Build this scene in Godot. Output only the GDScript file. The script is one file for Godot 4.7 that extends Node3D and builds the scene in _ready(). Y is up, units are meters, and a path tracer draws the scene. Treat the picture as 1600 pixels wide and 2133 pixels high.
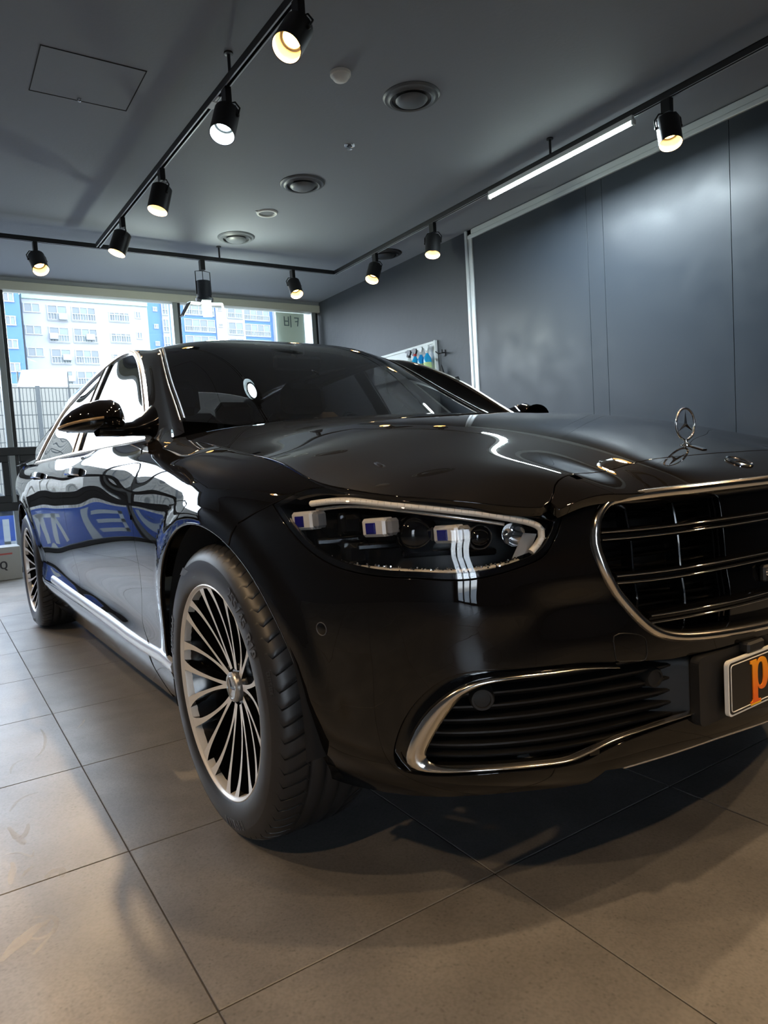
extends Node3D

# ------------------------------------------------------------------ layout
const ROOM_H := 2.9
const WALL_R := 4.26       # inner face of the right wall
const WALL_L := -2.75      # inner face of the left wall
const WIN_Z := -7.75       # inner face of the glazed far wall
const BACK_Z := 3.4        # inner face of the wall behind the photographer
const TILE := 0.6
const TILE_X := 0.318
const TILE_Z := -2.872
const FOCAL := 1450.0      # pixels in the 1600 x 2133 frame
var CAM_POS := Vector3(0, 0.87, 0)
var CAM_ROT := Vector3(-0.0705, -0.5765, -0.0611)
var CAR_POS := Vector3(1.479, 0, -1.609)
const CAR_YAW := 0.017

var mats := {}
var taken := {}
var rng := RandomNumberGenerator.new()

func _ready():
	rng.seed = 7
	set_camera()
	set_environment()
	build_room()
	build_windows()
	build_outside()
	build_lighting()
	build_fixtures()
	build_car()

func set_camera():
	var cam := Camera3D.new()
	cam.name = "camera"
	cam.position = CAM_POS
	cam.rotation = CAM_ROT
	cam.fov = rad_to_deg(2.0 * atan(1066.5 / FOCAL))
	cam.near = 0.02
	cam.far = 500.0
	add_child(cam)
	cam.current = true

func set_environment():
	var sky_mat := ProceduralSkyMaterial.new()
	sky_mat.sky_top_color = Color(0.80, 0.88, 0.97)
	sky_mat.sky_horizon_color = Color(0.93, 0.97, 1.0)
	sky_mat.ground_bottom_color = Color(0.45, 0.46, 0.47)
	sky_mat.ground_horizon_color = Color(0.75, 0.78, 0.80)
	sky_mat.sky_energy_multiplier = 1.0
	sky_mat.energy_multiplier = SKY_ENERGY
	var sky := Sky.new()
	sky.sky_material = sky_mat
	var env := Environment.new()
	env.background_mode = Environment.BG_SKY
	env.sky = sky
	env.tonemap_mode = Environment.TONE_MAPPER_LINEAR
	env.tonemap_exposure = EXPOSURE
	env.sdfgi_enabled = true
	env.ssao_enabled = true
	env.ssil_enabled = true
	var we := WorldEnvironment.new()
	we.name = "world_environment"
	we.environment = env
	add_child(we)

const SKY_ENERGY := 10.0
const EXPOSURE := 1.7
const WARM := Color(1.0, 0.85, 0.66)
const WHITE := Color(0.86, 0.94, 1.0)
const LAMP_ENERGY := 2.2
const TUBE_ENERGY := 5.5

# ------------------------------------------------------------------ helpers
func numbered(called: String) -> String:
	var k: int = taken.get(called, 0)
	taken[called] = k + 1
	return called if k == 0 else "%s_%03d" % [called, k]

func thing(called: String, label: String, category: String, at := Vector3.ZERO, group := "") -> Node3D:
	var o := Node3D.new()
	o.name = numbered(called)
	add_child(o)
	o.position = at
	tag(o, label, category, group)
	return o

func tag(o: Node, label: String, category: String, group := ""):
	o.set_meta("label", label)
	o.set_meta("category", category)
	if group != "":
		o.set_meta("group", group)

func structure(called: String, label: String, category: String, at := Vector3.ZERO) -> Node3D:
	var o := thing(called, label, category, at)
	o.set_meta("kind", "structure")
	return o

func part(called: String, mesh, m: Material, parent: Node, at := Transform3D.IDENTITY) -> MeshInstance3D:
	var o := MeshInstance3D.new()
	o.name = called
	o.mesh = mesh.commit() if mesh is MB else mesh
	o.material_override = m
	o.transform = at
	parent.add_child(o, true)
	return o

func single(called: String, mesh, m: Material, label: String, category: String, at := Transform3D.IDENTITY, group := "") -> MeshInstance3D:
	var o := MeshInstance3D.new()
	o.name = numbered(called)
	o.mesh = mesh.commit() if mesh is MB else mesh
	o.material_override = m
	o.transform = at
	add_child(o)
	tag(o, label, category, group)
	return o

func mat(called: String, color: Color, rough := 0.5, metal := 0.0) -> StandardMaterial3D:
	if called in mats:
		return mats[called]
	var m := StandardMaterial3D.new()
	m.albedo_color = color
	m.roughness = rough
	m.metallic = metal
	mats[called] = m
	return m

func glow(called: String, color: Color, energy: float) -> StandardMaterial3D:
	if called in mats:
		return mats[called]
	var m := StandardMaterial3D.new()
	m.albedo_color = Color(0.8, 0.8, 0.8)
	m.emission_enabled = true
	m.emission = color
	m.emission_energy_multiplier = energy
	mats[called] = m
	return m

func pane(called: String, color: Color, alpha: float, rough := 0.0) -> StandardMaterial3D:
	if called in mats:
		return mats[called]
	var m := StandardMaterial3D.new()
	m.albedo_color = Color(color.r, color.g, color.b, alpha)
	m.transparency = BaseMaterial3D.TRANSPARENCY_ALPHA
	m.roughness = rough
	mats[called] = m
	return m

func noise_tex(seed_: int, freq: float, lo: Color, hi: Color, size := 512, oct := 4, mid = null) -> NoiseTexture2D:
	var f := FastNoiseLite.new()
	f.seed = seed_
	f.noise_type = FastNoiseLite.TYPE_SIMPLEX_SMOOTH
	f.frequency = freq
	f.fractal_octaves = oct
	var t := NoiseTexture2D.new()
	t.width = size
	t.height = size
	t.seamless = true
	t.noise = f
	var g := Gradient.new()
	g.set_color(0, lo)
	g.set_color(1, hi)
	if mid != null:
		g.add_point(0.5, mid)
	t.color_ramp = g
	return t

func noise_normal(seed_: int, freq: float, bump: float, size := 512, oct := 3) -> NoiseTexture2D:
	var t := noise_tex(seed_, freq, Color.BLACK, Color.WHITE, size, oct)
	t.color_ramp = null
	t.as_normal_map = true
	t.bump_strength = bump
	return t

static func look(dir: Vector3, up := Vector3.UP) -> Basis:
	# y axis along dir
	var y := dir.normalized()
	var ref := up if absf(y.dot(up)) < 0.99 else Vector3.RIGHT
	var x := ref.cross(y).normalized()
	return Basis(x, y, x.cross(y))

# ------------------------------------------------------------------ mesh builder
class MB:
	var v := PackedVector3Array()
	var n := PackedVector3Array()
	var ix := PackedInt32Array()

	func add(p: Vector3, nn: Vector3) -> int:
		v.append(p)
		n.append(nn)
		return v.size() - 1

	func tri(a: int, b: int, c: int):
		var g := (v[c] - v[a]).cross(v[b] - v[a])
		if g.dot(n[a] + n[b] + n[c]) < 0.0:
			ix.append(a); ix.append(c); ix.append(b)
		else:
			ix.append(a); ix.append(b); ix.append(c)

	func quad(a: Vector3, b: Vector3, c: Vector3, d: Vector3, out: Vector3):
		var nn := (c - a).cross(b - d).normalized()
		if nn.dot(out) < 0.0:
			nn = -nn
		var i := add(a, nn)
		add(b, nn); add(c, nn); add(d, nn)
		tri(i, i + 1, i + 2)
		tri(i, i + 2, i + 3)

	func flat(pts: PackedVector3Array, out: Vector3):
		# a convex flat polygon
		var nn := Vector3.ZERO
		for k in pts.size():
			nn += pts[k].cross(pts[(k + 1) % pts.size()])
		nn = nn.normalized()
		if nn.dot(out) < 0.0:
			nn = -nn
		var i := v.size()
		for q in pts:
			add(q, nn)
		for k in range(1, pts.size() - 1):
			tri(i, i + k, i + k + 1)

	func box(t: Transform3D, s: Vector3, bev := 0.0):
		var h := s * 0.5
		var b: float = minf(bev, minf(h.x, minf(h.y, h.z)) * 0.9)
		for ax in 3:
			for sg in [-1.0, 1.0]:
				var a1 := (ax + 1) % 3
				var a2 := (ax + 2) % 3
				var pts := []
				for c in [[-1, -1], [1, -1], [1, 1], [-1, 1]]:
					var q := Vector3.ZERO
					q[ax] = sg * h[ax]
					q[a1] = c[0] * (h[a1] - b)
					q[a2] = c[1] * (h[a2] - b)
					pts.append(t * q)
				var o := Vector3.ZERO
				o[ax] = sg
				quad(pts[0], pts[1], pts[2], pts[3], t.basis * o)
		if b <= 0.0:
			return
		for ax in 3:
			var a1 := (ax + 1) % 3
			var a2 := (ax + 2) % 3
			for c in [[-1, -1], [1, -1], [1, 1], [-1, 1]]:
				var pts := []
				for e in [[-1, 0], [1, 0], [1, 1], [-1, 1]]:
					var q := Vector3.ZERO
					q[ax] = e[0] * (h[ax] - b)
					q[a1] = c[0] * (h[a1] - (b if e[1] == 0 else 0.0))
					q[a2] = c[1] * (h[a2] - (0.0 if e[1] == 0 else b))
					pts.append(t * q)
				var o := Vector3.ZERO
				o[a1] = c[0]
				o[a2] = c[1]
				quad(pts[0], pts[1], pts[2], pts[3], t.basis * o)
		for x in [-1, 1]:
			for y in [-1, 1]:
				for z in [-1, 1]:
					var o := Vector3(x, y, z)
					var p0 := t * Vector3(x * h.x, y * (h.y - b), z * (h.z - b))
					var p1 := t * Vector3(x * (h.x - b), y * h.y, z * (h.z - b))
					var p2 := t * Vector3(x * (h.x - b), y * (h.y - b), z * h.z)
					flat(PackedVector3Array([p0, p1, p2]), t.basis * o)

	func lathe(t: Transform3D, prof: PackedVector2Array, seg := 32, sharp := 35.0, a0 := 0.0, a1 := TAU):
		# profile of (radius, height) about the local y axis; outward is to the right of travel
		var m := prof.size()
		var en := []
		for k in m - 1:
			var d := prof[k + 1] - prof[k]
			en.append(Vector2(d.y, -d.x).normalized())
		for k in m - 1:
			var na: Vector2 = en[k]
			var nb: Vector2 = en[k]
			if k > 0 and en[k].dot(en[k - 1]) > cos(deg_to_rad(sharp)):
				na = (en[k] + en[k - 1]).normalized()
			if k < m - 2 and en[k].dot(en[k + 1]) > cos(deg_to_rad(sharp)):
				nb = (en[k] + en[k + 1]).normalized()
			var base := v.size()
			for s in seg + 1:
				var a := a0 + (a1 - a0) * s / seg
				var cx := cos(a)
				var sx := sin(a)
				add(t * Vector3(prof[k].x * cx, prof[k].y, prof[k].x * sx), (t.basis * Vector3(na.x * cx, na.y, na.x * sx)).normalized())
				add(t * Vector3(prof[k + 1].x * cx, prof[k + 1].y, prof[k + 1].x * sx), (t.basis * Vector3(nb.x * cx, nb.y, nb.x * sx)).normalized())
			for s in seg:
				var i := base + s * 2
				if prof[k].x > 1e-6:
					tri(i, i + 1, i + 2)
				if prof[k + 1].x > 1e-6:
					tri(i + 2, i + 1, i + 3)

	func tube(pts: PackedVector3Array, r: float, sides := 8, closed := false, caps := true, flat_y := 1.0, up := Vector3.ZERO):
		var m := pts.size()
		var base := v.size()
		var prev := Vector3.ZERO
		for k in m:
			var d: Vector3
			if closed:
				d = pts[(k + 1) % m] - pts[(k + m - 1) % m]
			else:
				d = pts[mini(k + 1, m - 1)] - pts[maxi(k - 1, 0)]
			d = d.normalized()
			var x: Vector3
			if up != Vector3.ZERO:
				x = up.cross(d).normalized()
			elif prev == Vector3.ZERO:
				x = (Vector3.UP if absf(d.y) < 0.9 else Vector3.RIGHT).cross(d).normalized()
			else:
				x = (prev - d * prev.dot(d)).normalized()
			prev = x
			var y := d.cross(x)
			for s in sides:
				var a := TAU * s / sides
				var o := x * cos(a) + y * sin(a) * flat_y
				add(pts[k] + o * r, (x * cos(a) * flat_y + y * sin(a)).normalized())
		var last := m if closed else m - 1
		for k in last:
			for s in sides:
				var a := base + k * sides + s
				var b := base + k * sides + (s + 1) % sides
				var c := base + ((k + 1) % m) * sides + s
				var d2 := base + ((k + 1) % m) * sides + (s + 1) % sides
				tri(a, b, c)
				tri(b, d2, c)
		if caps and not closed:
			for e in [0, m - 1]:
				var out := (pts[0] - pts[1]) if e == 0 else (pts[m - 1] - pts[m - 2])
				var ring := PackedVector3Array()
				for s in sides:
					ring.append(v[base + e * sides + s])
				flat(ring, out)

	func sweep(prof: PackedVector2Array, pts: PackedVector3Array, nrm: PackedVector3Array, closed := false, ring := true, sharp := 35.0, caps := true):
		# prof: (across, out) section swept along pts with the outward directions nrm; across = direction x out
		var m := pts.size()
		var q := prof.size()
		var last := q if ring else q - 1
		var en := []
		var area := 0.0
		for k in q:
			area += prof[k].cross(prof[(k + 1) % q])
		for k in last:
			var d: Vector2 = prof[(k + 1) % q] - prof[k]
			var e := Vector2(d.y, -d.x).normalized()
			en.append(e if area > 0.0 or not ring else -e)
		var fr := []
		for k in m:
			var d: Vector3
			if closed:
				d = pts[(k + 1) % m] - pts[(k + m - 1) % m]
			else:
				d = pts[mini(k + 1, m - 1)] - pts[maxi(k - 1, 0)]
			d = d.normalized()
			var o := (nrm[k] - d * nrm[k].dot(d)).normalized()
			fr.append([d.cross(o), o])
		var cs := cos(deg_to_rad(sharp))
		for k in last:
			var na: Vector2 = en[k]
			var nb: Vector2 = en[k]
			var kp := (k + last - 1) % last
			var kn := (k + 1) % last
			if (ring or k > 0) and en[k].dot(en[kp]) > cs:
				na = (en[k] + en[kp]).normalized()
			if (ring or k < last - 1) and en[k].dot(en[kn]) > cs:
				nb = (en[k] + en[kn]).normalized()
			var base := v.size()
			var p0 := prof[k]
			var p1 := prof[(k + 1) % q]
			for i in m:
				var ax: Vector3 = fr[i][0]
				var ou: Vector3 = fr[i][1]
				add(pts[i] + ax * p0.x + ou * p0.y, ax * na.x + ou * na.y)
				add(pts[i] + ax * p1.x + ou * p1.y, ax * nb.x + ou * nb.y)
			for i in (m if closed else m - 1):
				var a := base + i * 2
				var b := base + ((i + 1) % m) * 2
				tri(a, a + 1, b)
				tri(a + 1, b + 1, b)
		if caps and not closed and ring:
			for e in [0, m - 1]:
				var poly := PackedVector3Array()
				for k in q:
					poly.append(pts[e] + fr[e][0] * prof[k].x + fr[e][1] * prof[k].y)
				flat(poly, (pts[0] - pts[1]) if e == 0 else (pts[m - 1] - pts[m - 2]))

	func extrude(poly: PackedVector2Array, t: Transform3D, depth: float):
		# poly in the local xy plane, thick along local z (centred)
		var idx := Geometry2D.triangulate_polygon(poly)
		for sg in [-1.0, 1.0]:
			var nn := (t.basis * Vector3(0, 0, sg)).normalized()
			var i := v.size()
			for p in poly:
				add(t * Vector3(p.x, p.y, sg * depth * 0.5), nn)
			for k in range(0, idx.size(), 3):
				tri(i + idx[k], i + idx[k + 1], i + idx[k + 2])
		var cw := Geometry2D.is_polygon_clockwise(poly)
		for k in poly.size():
			var a := poly[k]
			var b := poly[(k + 1) % poly.size()]
			var d := b - a
			var o := Vector3(d.y, -d.x, 0) if not cw else Vector3(-d.y, d.x, 0)
			quad(t * Vector3(a.x, a.y, -depth * 0.5), t * Vector3(b.x, b.y, -depth * 0.5), t * Vector3(b.x, b.y, depth * 0.5), t * Vector3(a.x, a.y, depth * 0.5), t.basis * o)

	func sheet(rows: Array, out := Vector3.ZERO, wrap := false):
		# rows of points (all of one length); normals are smoothed over the sheet
		var r := rows.size()
		var c: int = rows[0].size()
		var base := v.size()
		for i in r:
			for j in c:
				var du: Vector3
				if wrap:
					du = rows[i][(j + 1) % c] - rows[i][(j + c - 1) % c]
				else:
					du = rows[i][mini(j + 1, c - 1)] - rows[i][maxi(j - 1, 0)]
				var dv: Vector3 = rows[mini(i + 1, r - 1)][j] - rows[maxi(i - 1, 0)][j]
				var nn := du.cross(dv).normalized()
				add(rows[i][j], nn)
		if out != Vector3.ZERO:
			var mid := base + (r / 2) * c + c / 2
			if n[mid].dot(out) < 0.0:
				for k in range(base, v.size()):
					n[k] = -n[k]
		for i in r - 1:
			for j in (c if wrap else c - 1):
				var j2 := (j + 1) % c
				var a := base + i * c + j
				var b := base + i * c + j2
				var d := base + (i + 1) * c + j
				var e := base + (i + 1) * c + j2
				tri(a, b, d)
				tri(b, e, d)

	func mirrored() -> MB:
		var o := MB.new()
		for k in v.size():
			o.v.append(Vector3(-v[k].x, v[k].y, v[k].z))
			o.n.append(Vector3(-n[k].x, n[k].y, n[k].z))
		for k in range(0, ix.size(), 3):
			o.ix.append(ix[k]); o.ix.append(ix[k + 2]); o.ix.append(ix[k + 1])
		return o

	func commit() -> ArrayMesh:
		var a := []
		a.resize(Mesh.ARRAY_MAX)
		a[Mesh.ARRAY_VERTEX] = v
		a[Mesh.ARRAY_NORMAL] = n
		a[Mesh.ARRAY_INDEX] = ix
		var m := ArrayMesh.new()
		m.add_surface_from_arrays(Mesh.PRIMITIVE_TRIANGLES, a)
		return m

func boxm(s: Vector3, bev := 0.0) -> MB:
	var b := MB.new()
	b.box(Transform3D.IDENTITY, s, bev)
	return b

func at(x: float, y: float, z: float) -> Transform3D:
	return Transform3D(Basis.IDENTITY, Vector3(x, y, z))

# a straight bar of rectangular section between two corners of its bounding box
func bar(p0: Vector3, p1: Vector3, bev := 0.002) -> MB:
	var b := MB.new()
	b.box(Transform3D(Basis.IDENTITY, (p0 + p1) * 0.5), (p1 - p0).abs(), bev)
	return b

# ------------------------------------------------------------------ camera rays (world)
func ray(px: float, py: float) -> Vector3:
	return Basis.from_euler(CAM_ROT, EULER_ORDER_YXZ) * Vector3((px - 800.0) / FOCAL, -(py - 1066.5) / FOCAL, -1.0)

func on_z(px: float, py: float, z: float) -> Vector3:
	var d := ray(px, py)
	return CAM_POS + d * ((z - CAM_POS.z) / d.z)

func on_y(px: float, py: float, y: float) -> Vector3:
	var d := ray(px, py)
	return CAM_POS + d * ((y - CAM_POS.y) / d.y)

func on_x(px: float, py: float, x: float) -> Vector3:
	var d := ray(px, py)
	return CAM_POS + d * ((x - CAM_POS.x) / d.x)

# ------------------------------------------------------------------ room shell
func build_room():
	var floor_node := structure("floor", "floor of large grey brown matt porcelain tiles", "floor")
	var grout := mat("grout", Color(0.20, 0.19, 0.18), 0.9)
	part("screed", bar(Vector3(WALL_L - 0.2, -0.2, WIN_Z - 0.2), Vector3(WALL_R + 0.2, -0.0022, BACK_Z + 0.2), 0.0), grout, floor_node)
	var tile_mesh := boxm(Vector3(TILE - 0.0028, 0.012, TILE - 0.0028), 0.0012).commit()
	var tile_mats := []
	for k in 4:
		var m := StandardMaterial3D.new()
		m.albedo_color = Color(1, 1, 1)
		m.albedo_texture = noise_tex(11 + k, 0.006, Color(0.400, 0.392, 0.382), Color(0.488, 0.478, 0.466), 1024, 6)
		m.uv1_triplanar = true
		m.uv1_world_triplanar = true
		m.uv1_scale = Vector3.ONE * (0.52 + 0.07 * k)
		m.uv1_offset = Vector3(0.31 * k, 0, 0.17 * k)
		m.detail_enabled = true
		m.detail_blend_mode = BaseMaterial3D.BLEND_MODE_MUL
		m.detail_albedo = speckle_tex()
		m.detail_uv_layer = BaseMaterial3D.DETAIL_UV_1
		m.roughness = 0.40
		m.roughness_texture = rough_tex()
		m.metallic_specular = 0.45
		tile_mats.append(m)
	var ix0 := int(floor((WALL_L - TILE_X) / TILE))
	var ix1 := int(ceil((WALL_R - TILE_X) / TILE))
	var iz0 := int(floor((WIN_Z - TILE_Z) / TILE))
	var iz1 := int(ceil((BACK_Z - TILE_Z) / TILE))
	for i in range(ix0, ix1):
		for j in range(iz0, iz1):
			part("tile", tile_mesh, tile_mats[rng.randi() % 4], floor_node, at(TILE_X + (i + 0.5) * TILE, -0.006 + rng.randf_range(-0.0002, 0.0002), TILE_Z + (j + 0.5) * TILE))

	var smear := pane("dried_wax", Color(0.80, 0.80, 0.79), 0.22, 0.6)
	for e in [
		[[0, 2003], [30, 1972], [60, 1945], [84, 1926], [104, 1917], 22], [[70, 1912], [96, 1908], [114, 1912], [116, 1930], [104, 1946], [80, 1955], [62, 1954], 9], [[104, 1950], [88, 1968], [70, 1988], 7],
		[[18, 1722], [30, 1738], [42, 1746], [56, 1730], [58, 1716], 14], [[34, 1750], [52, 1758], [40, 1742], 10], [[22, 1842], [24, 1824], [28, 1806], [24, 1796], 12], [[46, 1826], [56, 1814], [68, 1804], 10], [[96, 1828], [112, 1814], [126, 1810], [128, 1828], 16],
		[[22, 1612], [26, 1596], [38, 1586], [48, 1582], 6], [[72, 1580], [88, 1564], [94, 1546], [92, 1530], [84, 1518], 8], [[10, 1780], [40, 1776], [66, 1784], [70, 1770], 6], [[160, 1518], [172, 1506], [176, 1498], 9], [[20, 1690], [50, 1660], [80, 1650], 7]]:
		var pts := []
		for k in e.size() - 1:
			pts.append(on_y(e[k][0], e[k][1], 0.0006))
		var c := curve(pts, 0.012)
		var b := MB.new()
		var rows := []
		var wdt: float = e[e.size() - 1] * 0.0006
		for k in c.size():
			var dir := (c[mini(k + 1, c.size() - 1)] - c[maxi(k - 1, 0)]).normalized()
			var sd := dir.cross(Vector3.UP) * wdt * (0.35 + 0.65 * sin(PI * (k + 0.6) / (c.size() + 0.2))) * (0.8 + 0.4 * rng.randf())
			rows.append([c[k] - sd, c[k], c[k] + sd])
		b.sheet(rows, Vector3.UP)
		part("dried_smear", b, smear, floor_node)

	var paint := mat("ceiling_paint", Color(0.50, 0.515, 0.545), 0.72)
	paint.normal_enabled = true
	paint.normal_texture = noise_normal(3, 0.05, 1.2, 512, 4)
	paint.normal_scale = 0.22
	paint.uv1_triplanar = true
	paint.uv1_world_triplanar = true
	paint.uv1_scale = Vector3.ONE * 1.3
	var ceil_node := structure("ceiling", "flat dark grey painted ceiling", "ceiling")
	part("slab", bar(Vector3(WALL_L - 0.2, ROOM_H, WIN_Z - 0.25), Vector3(WALL_R + 0.2, ROOM_H + 0.2, BACK_Z + 0.2), 0.0), paint, ceil_node)
	# access hatch with its seam and lock
	var c0 := on_y(90, 95, ROOM_H)
	var c2 := on_y(262, 230, ROOM_H)
	var hx0 := minf(c0.x, c2.x) - 0.01
	var hx1 := maxf(c0.x, c2.x)
	var hz0 := minf(c0.z, c2.z)
	var hz1 := maxf(c0.z, c2.z)
	part("access_hatch", bar(Vector3(hx0, ROOM_H - 0.0012, hz0), Vector3(hx1, ROOM_H + 0.01, hz1), 0.001), paint, ceil_node)
	var seam := MB.new()
	for e in [[hx0 - .004, hx0, hz0 - .004, hz1 + .004], [hx1, hx1 + .004, hz0 - .004, hz1 + .004], [hx0, hx1, hz0 - .004, hz0], [hx0, hx1, hz1, hz1 + .004]]:
		seam.box(at((e[0] + e[1]) * .5, ROOM_H, (e[2] + e[3]) * .5), Vector3(e[1] - e[0], 0.006, e[3] - e[2]))
	part("hatch_seam", seam, mat("seam", Color(0.10, 0.10, 0.11), 0.9), ceil_node)
	var knob := MB.new()
	var kp := on_y(165, 205, ROOM_H)
	knob.lathe(at(kp.x, ROOM_H, kp.z), PackedVector2Array([Vector2(0, -0.018), Vector2(0.008, -0.016), Vector2(0.012, -0.010), Vector2(0.012, 0)]), 14)
	part("hatch_lock", knob, mat("steel", Color(0.75, 0.75, 0.76), 0.25, 1.0), ceil_node)

	# right wall: painted wall, gloss boards framed in aluminium
	var wall_paint := mat("wall_paint", Color(0.23, 0.247, 0.275), 0.55)
	wall_paint.normal_enabled = true
	wall_paint.normal_texture = noise_normal(8, 0.02, 2.0, 512, 4)
	wall_paint.normal_scale = 0.25
	wall_paint.uv1_triplanar = true
	wall_paint.uv1_world_triplanar = true
	wall_paint.uv1_scale = Vector3.ONE * 0.9
	var wr := structure("wall_right", "dark grey wall beside the car with gloss boards", "wall")
	part("plaster", bar(Vector3(WALL_R, -0.2, WIN_Z - 0.25), Vector3(WALL_R + 0.2, ROOM_H + 0.1, BACK_Z + 0.2), 0.0), wall_paint, wr)
	var board := mat("gloss_board", Color(0.185, 0.208, 0.238), 0.46)
	board.metallic_specular = 0.4
	board.normal_enabled = true
	board.normal_texture = noise_normal(21, 0.08, 1.0, 512, 4)
	board.normal_scale = 0.06
	board.roughness_texture = noise_tex(23, 0.01, Color(0.7, 0.7, 0.7), Color(1, 1, 1), 512, 4)
	board.uv1_triplanar = true
	board.uv1_world_triplanar = true
	board.uv1_scale = Vector3.ONE * 0.7
	var cuts := [-4.82, -3.545, -3.40, -2.445, -1.20, 0.02, 1.24, 2.46, BACK_Z]
	for k in cuts.size() - 1:
		part("board", bar(Vector3(WALL_R - 0.012, 0.0, cuts[k] + 0.0012), Vector3(WALL_R + 0.01, 2.815, cuts[k + 1] - 0.0012), 0.0012), board, wr)
	var alu := mat("brushed_aluminium", Color(0.80, 0.82, 0.83), 0.35, 0.35)
	var tr := structure("trim_1", "bright aluminium trim along the top and end of the gloss boards", "trim")
	part("edge_strip", bar(Vector3(WALL_R - 0.022, 0.0, -4.87), Vector3(WALL_R + 0.01, 2.893, -4.82), 0.003), alu, tr)
	part("edge_bead", bar(Vector3(WALL_R - 0.034, 0.0, -4.905), Vector3(WALL_R + 0.01, 2.893, -4.873), 0.003), alu, tr)
	part("head_strip", bar(Vector3(WALL_R - 0.022, 2.848, -4.87), Vector3(WALL_R + 0.01, 2.893, BACK_Z), 0.003), alu, tr)
	part("head_bead", bar(Vector3(WALL_R - 0.030, 2.815, -4.87), Vector3(WALL_R + 0.01, 2.845, BACK_Z), 0.003), alu, tr)

	var wl := structure("wall_left", "dark grey painted wall on the other side of the bay", "wall")
	part("plaster", bar(Vector3(WALL_L - 0.2, -0.2, WIN_Z - 0.25), Vector3(WALL_L, ROOM_H + 0.1, BACK_Z + 0.2), 0.0), wall_paint, wl)
	# wall behind the photographer with a glazed entrance
	var wb := structure("wall_back", "dark grey wall behind the photographer around a glazed entrance", "wall")
	part("plaster", bar(Vector3(-1.2, -0.2, BACK_Z), Vector3(WALL_R + 0.2, ROOM_H + 0.1, BACK_Z + 0.2), 0.0), wall_paint, wb)
	part("pier", bar(Vector3(WALL_L - 0.2, -0.2, BACK_Z), Vector3(-2.6, ROOM_H + 0.1, BACK_Z + 0.2), 0.0), wall_paint, wb)
	part("lintel", bar(Vector3(-2.6, 2.25, BACK_Z), Vector3(-1.2, ROOM_H + 0.1, BACK_Z + 0.2), 0.0), wall_paint, wb)
	var dr := structure("door_1", "glazed entrance with dark frames behind the photographer", "door")
	var dark := mat("dark_frame", Color(0.115, 0.12, 0.13), 0.45)
	for x in [-2.57, -2.12, -1.68, -1.23]:
		part("stile", bar(Vector3(x - 0.03, 0, BACK_Z + 0.04), Vector3(x + 0.03, 2.25, BACK_Z + 0.12)), dark, dr)
	for y in [0.06, 2.2]:
		part("rail", bar(Vector3(-2.6, y - 0.05, BACK_Z + 0.05), Vector3(-1.2, y + 0.05, BACK_Z + 0.11)), dark, dr)
	for x in [-2.345, -1.90, -1.455]:
		part("pane", bar(Vector3(x - 0.20, 0.1, BACK_Z + 0.076), Vector3(x + 0.20, 2.16, BACK_Z + 0.084), 0.0), pane("clear_glass", Color(0.9, 0.97, 0.95), 0.06), dr)

var _speck: ImageTexture
func speckle_tex() -> ImageTexture:
	if _speck:
		return _speck
	var r := RandomNumberGenerator.new()
	r.seed = 99
	var im := Image.create(512, 512, false, Image.FORMAT_RGB8)
	for y in 512:
		for x in 512:
			var g := 0.90 + 0.14 * r.randf()
			if r.randf() < 0.03:
				g -= 0.13
			g = clampf(g, 0, 1)
			im.set_pixel(x, y, Color(g, g, g))
	im.generate_mipmaps()
	_speck = ImageTexture.create_from_image(im)
	return _speck

var _rt: NoiseTexture2D
func rough_tex() -> NoiseTexture2D:
	if not _rt:
		_rt = noise_tex(31, 0.012, Color(0.86, 0.86, 0.86), Color(1, 1, 1), 512, 5)
	return _rt

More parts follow.
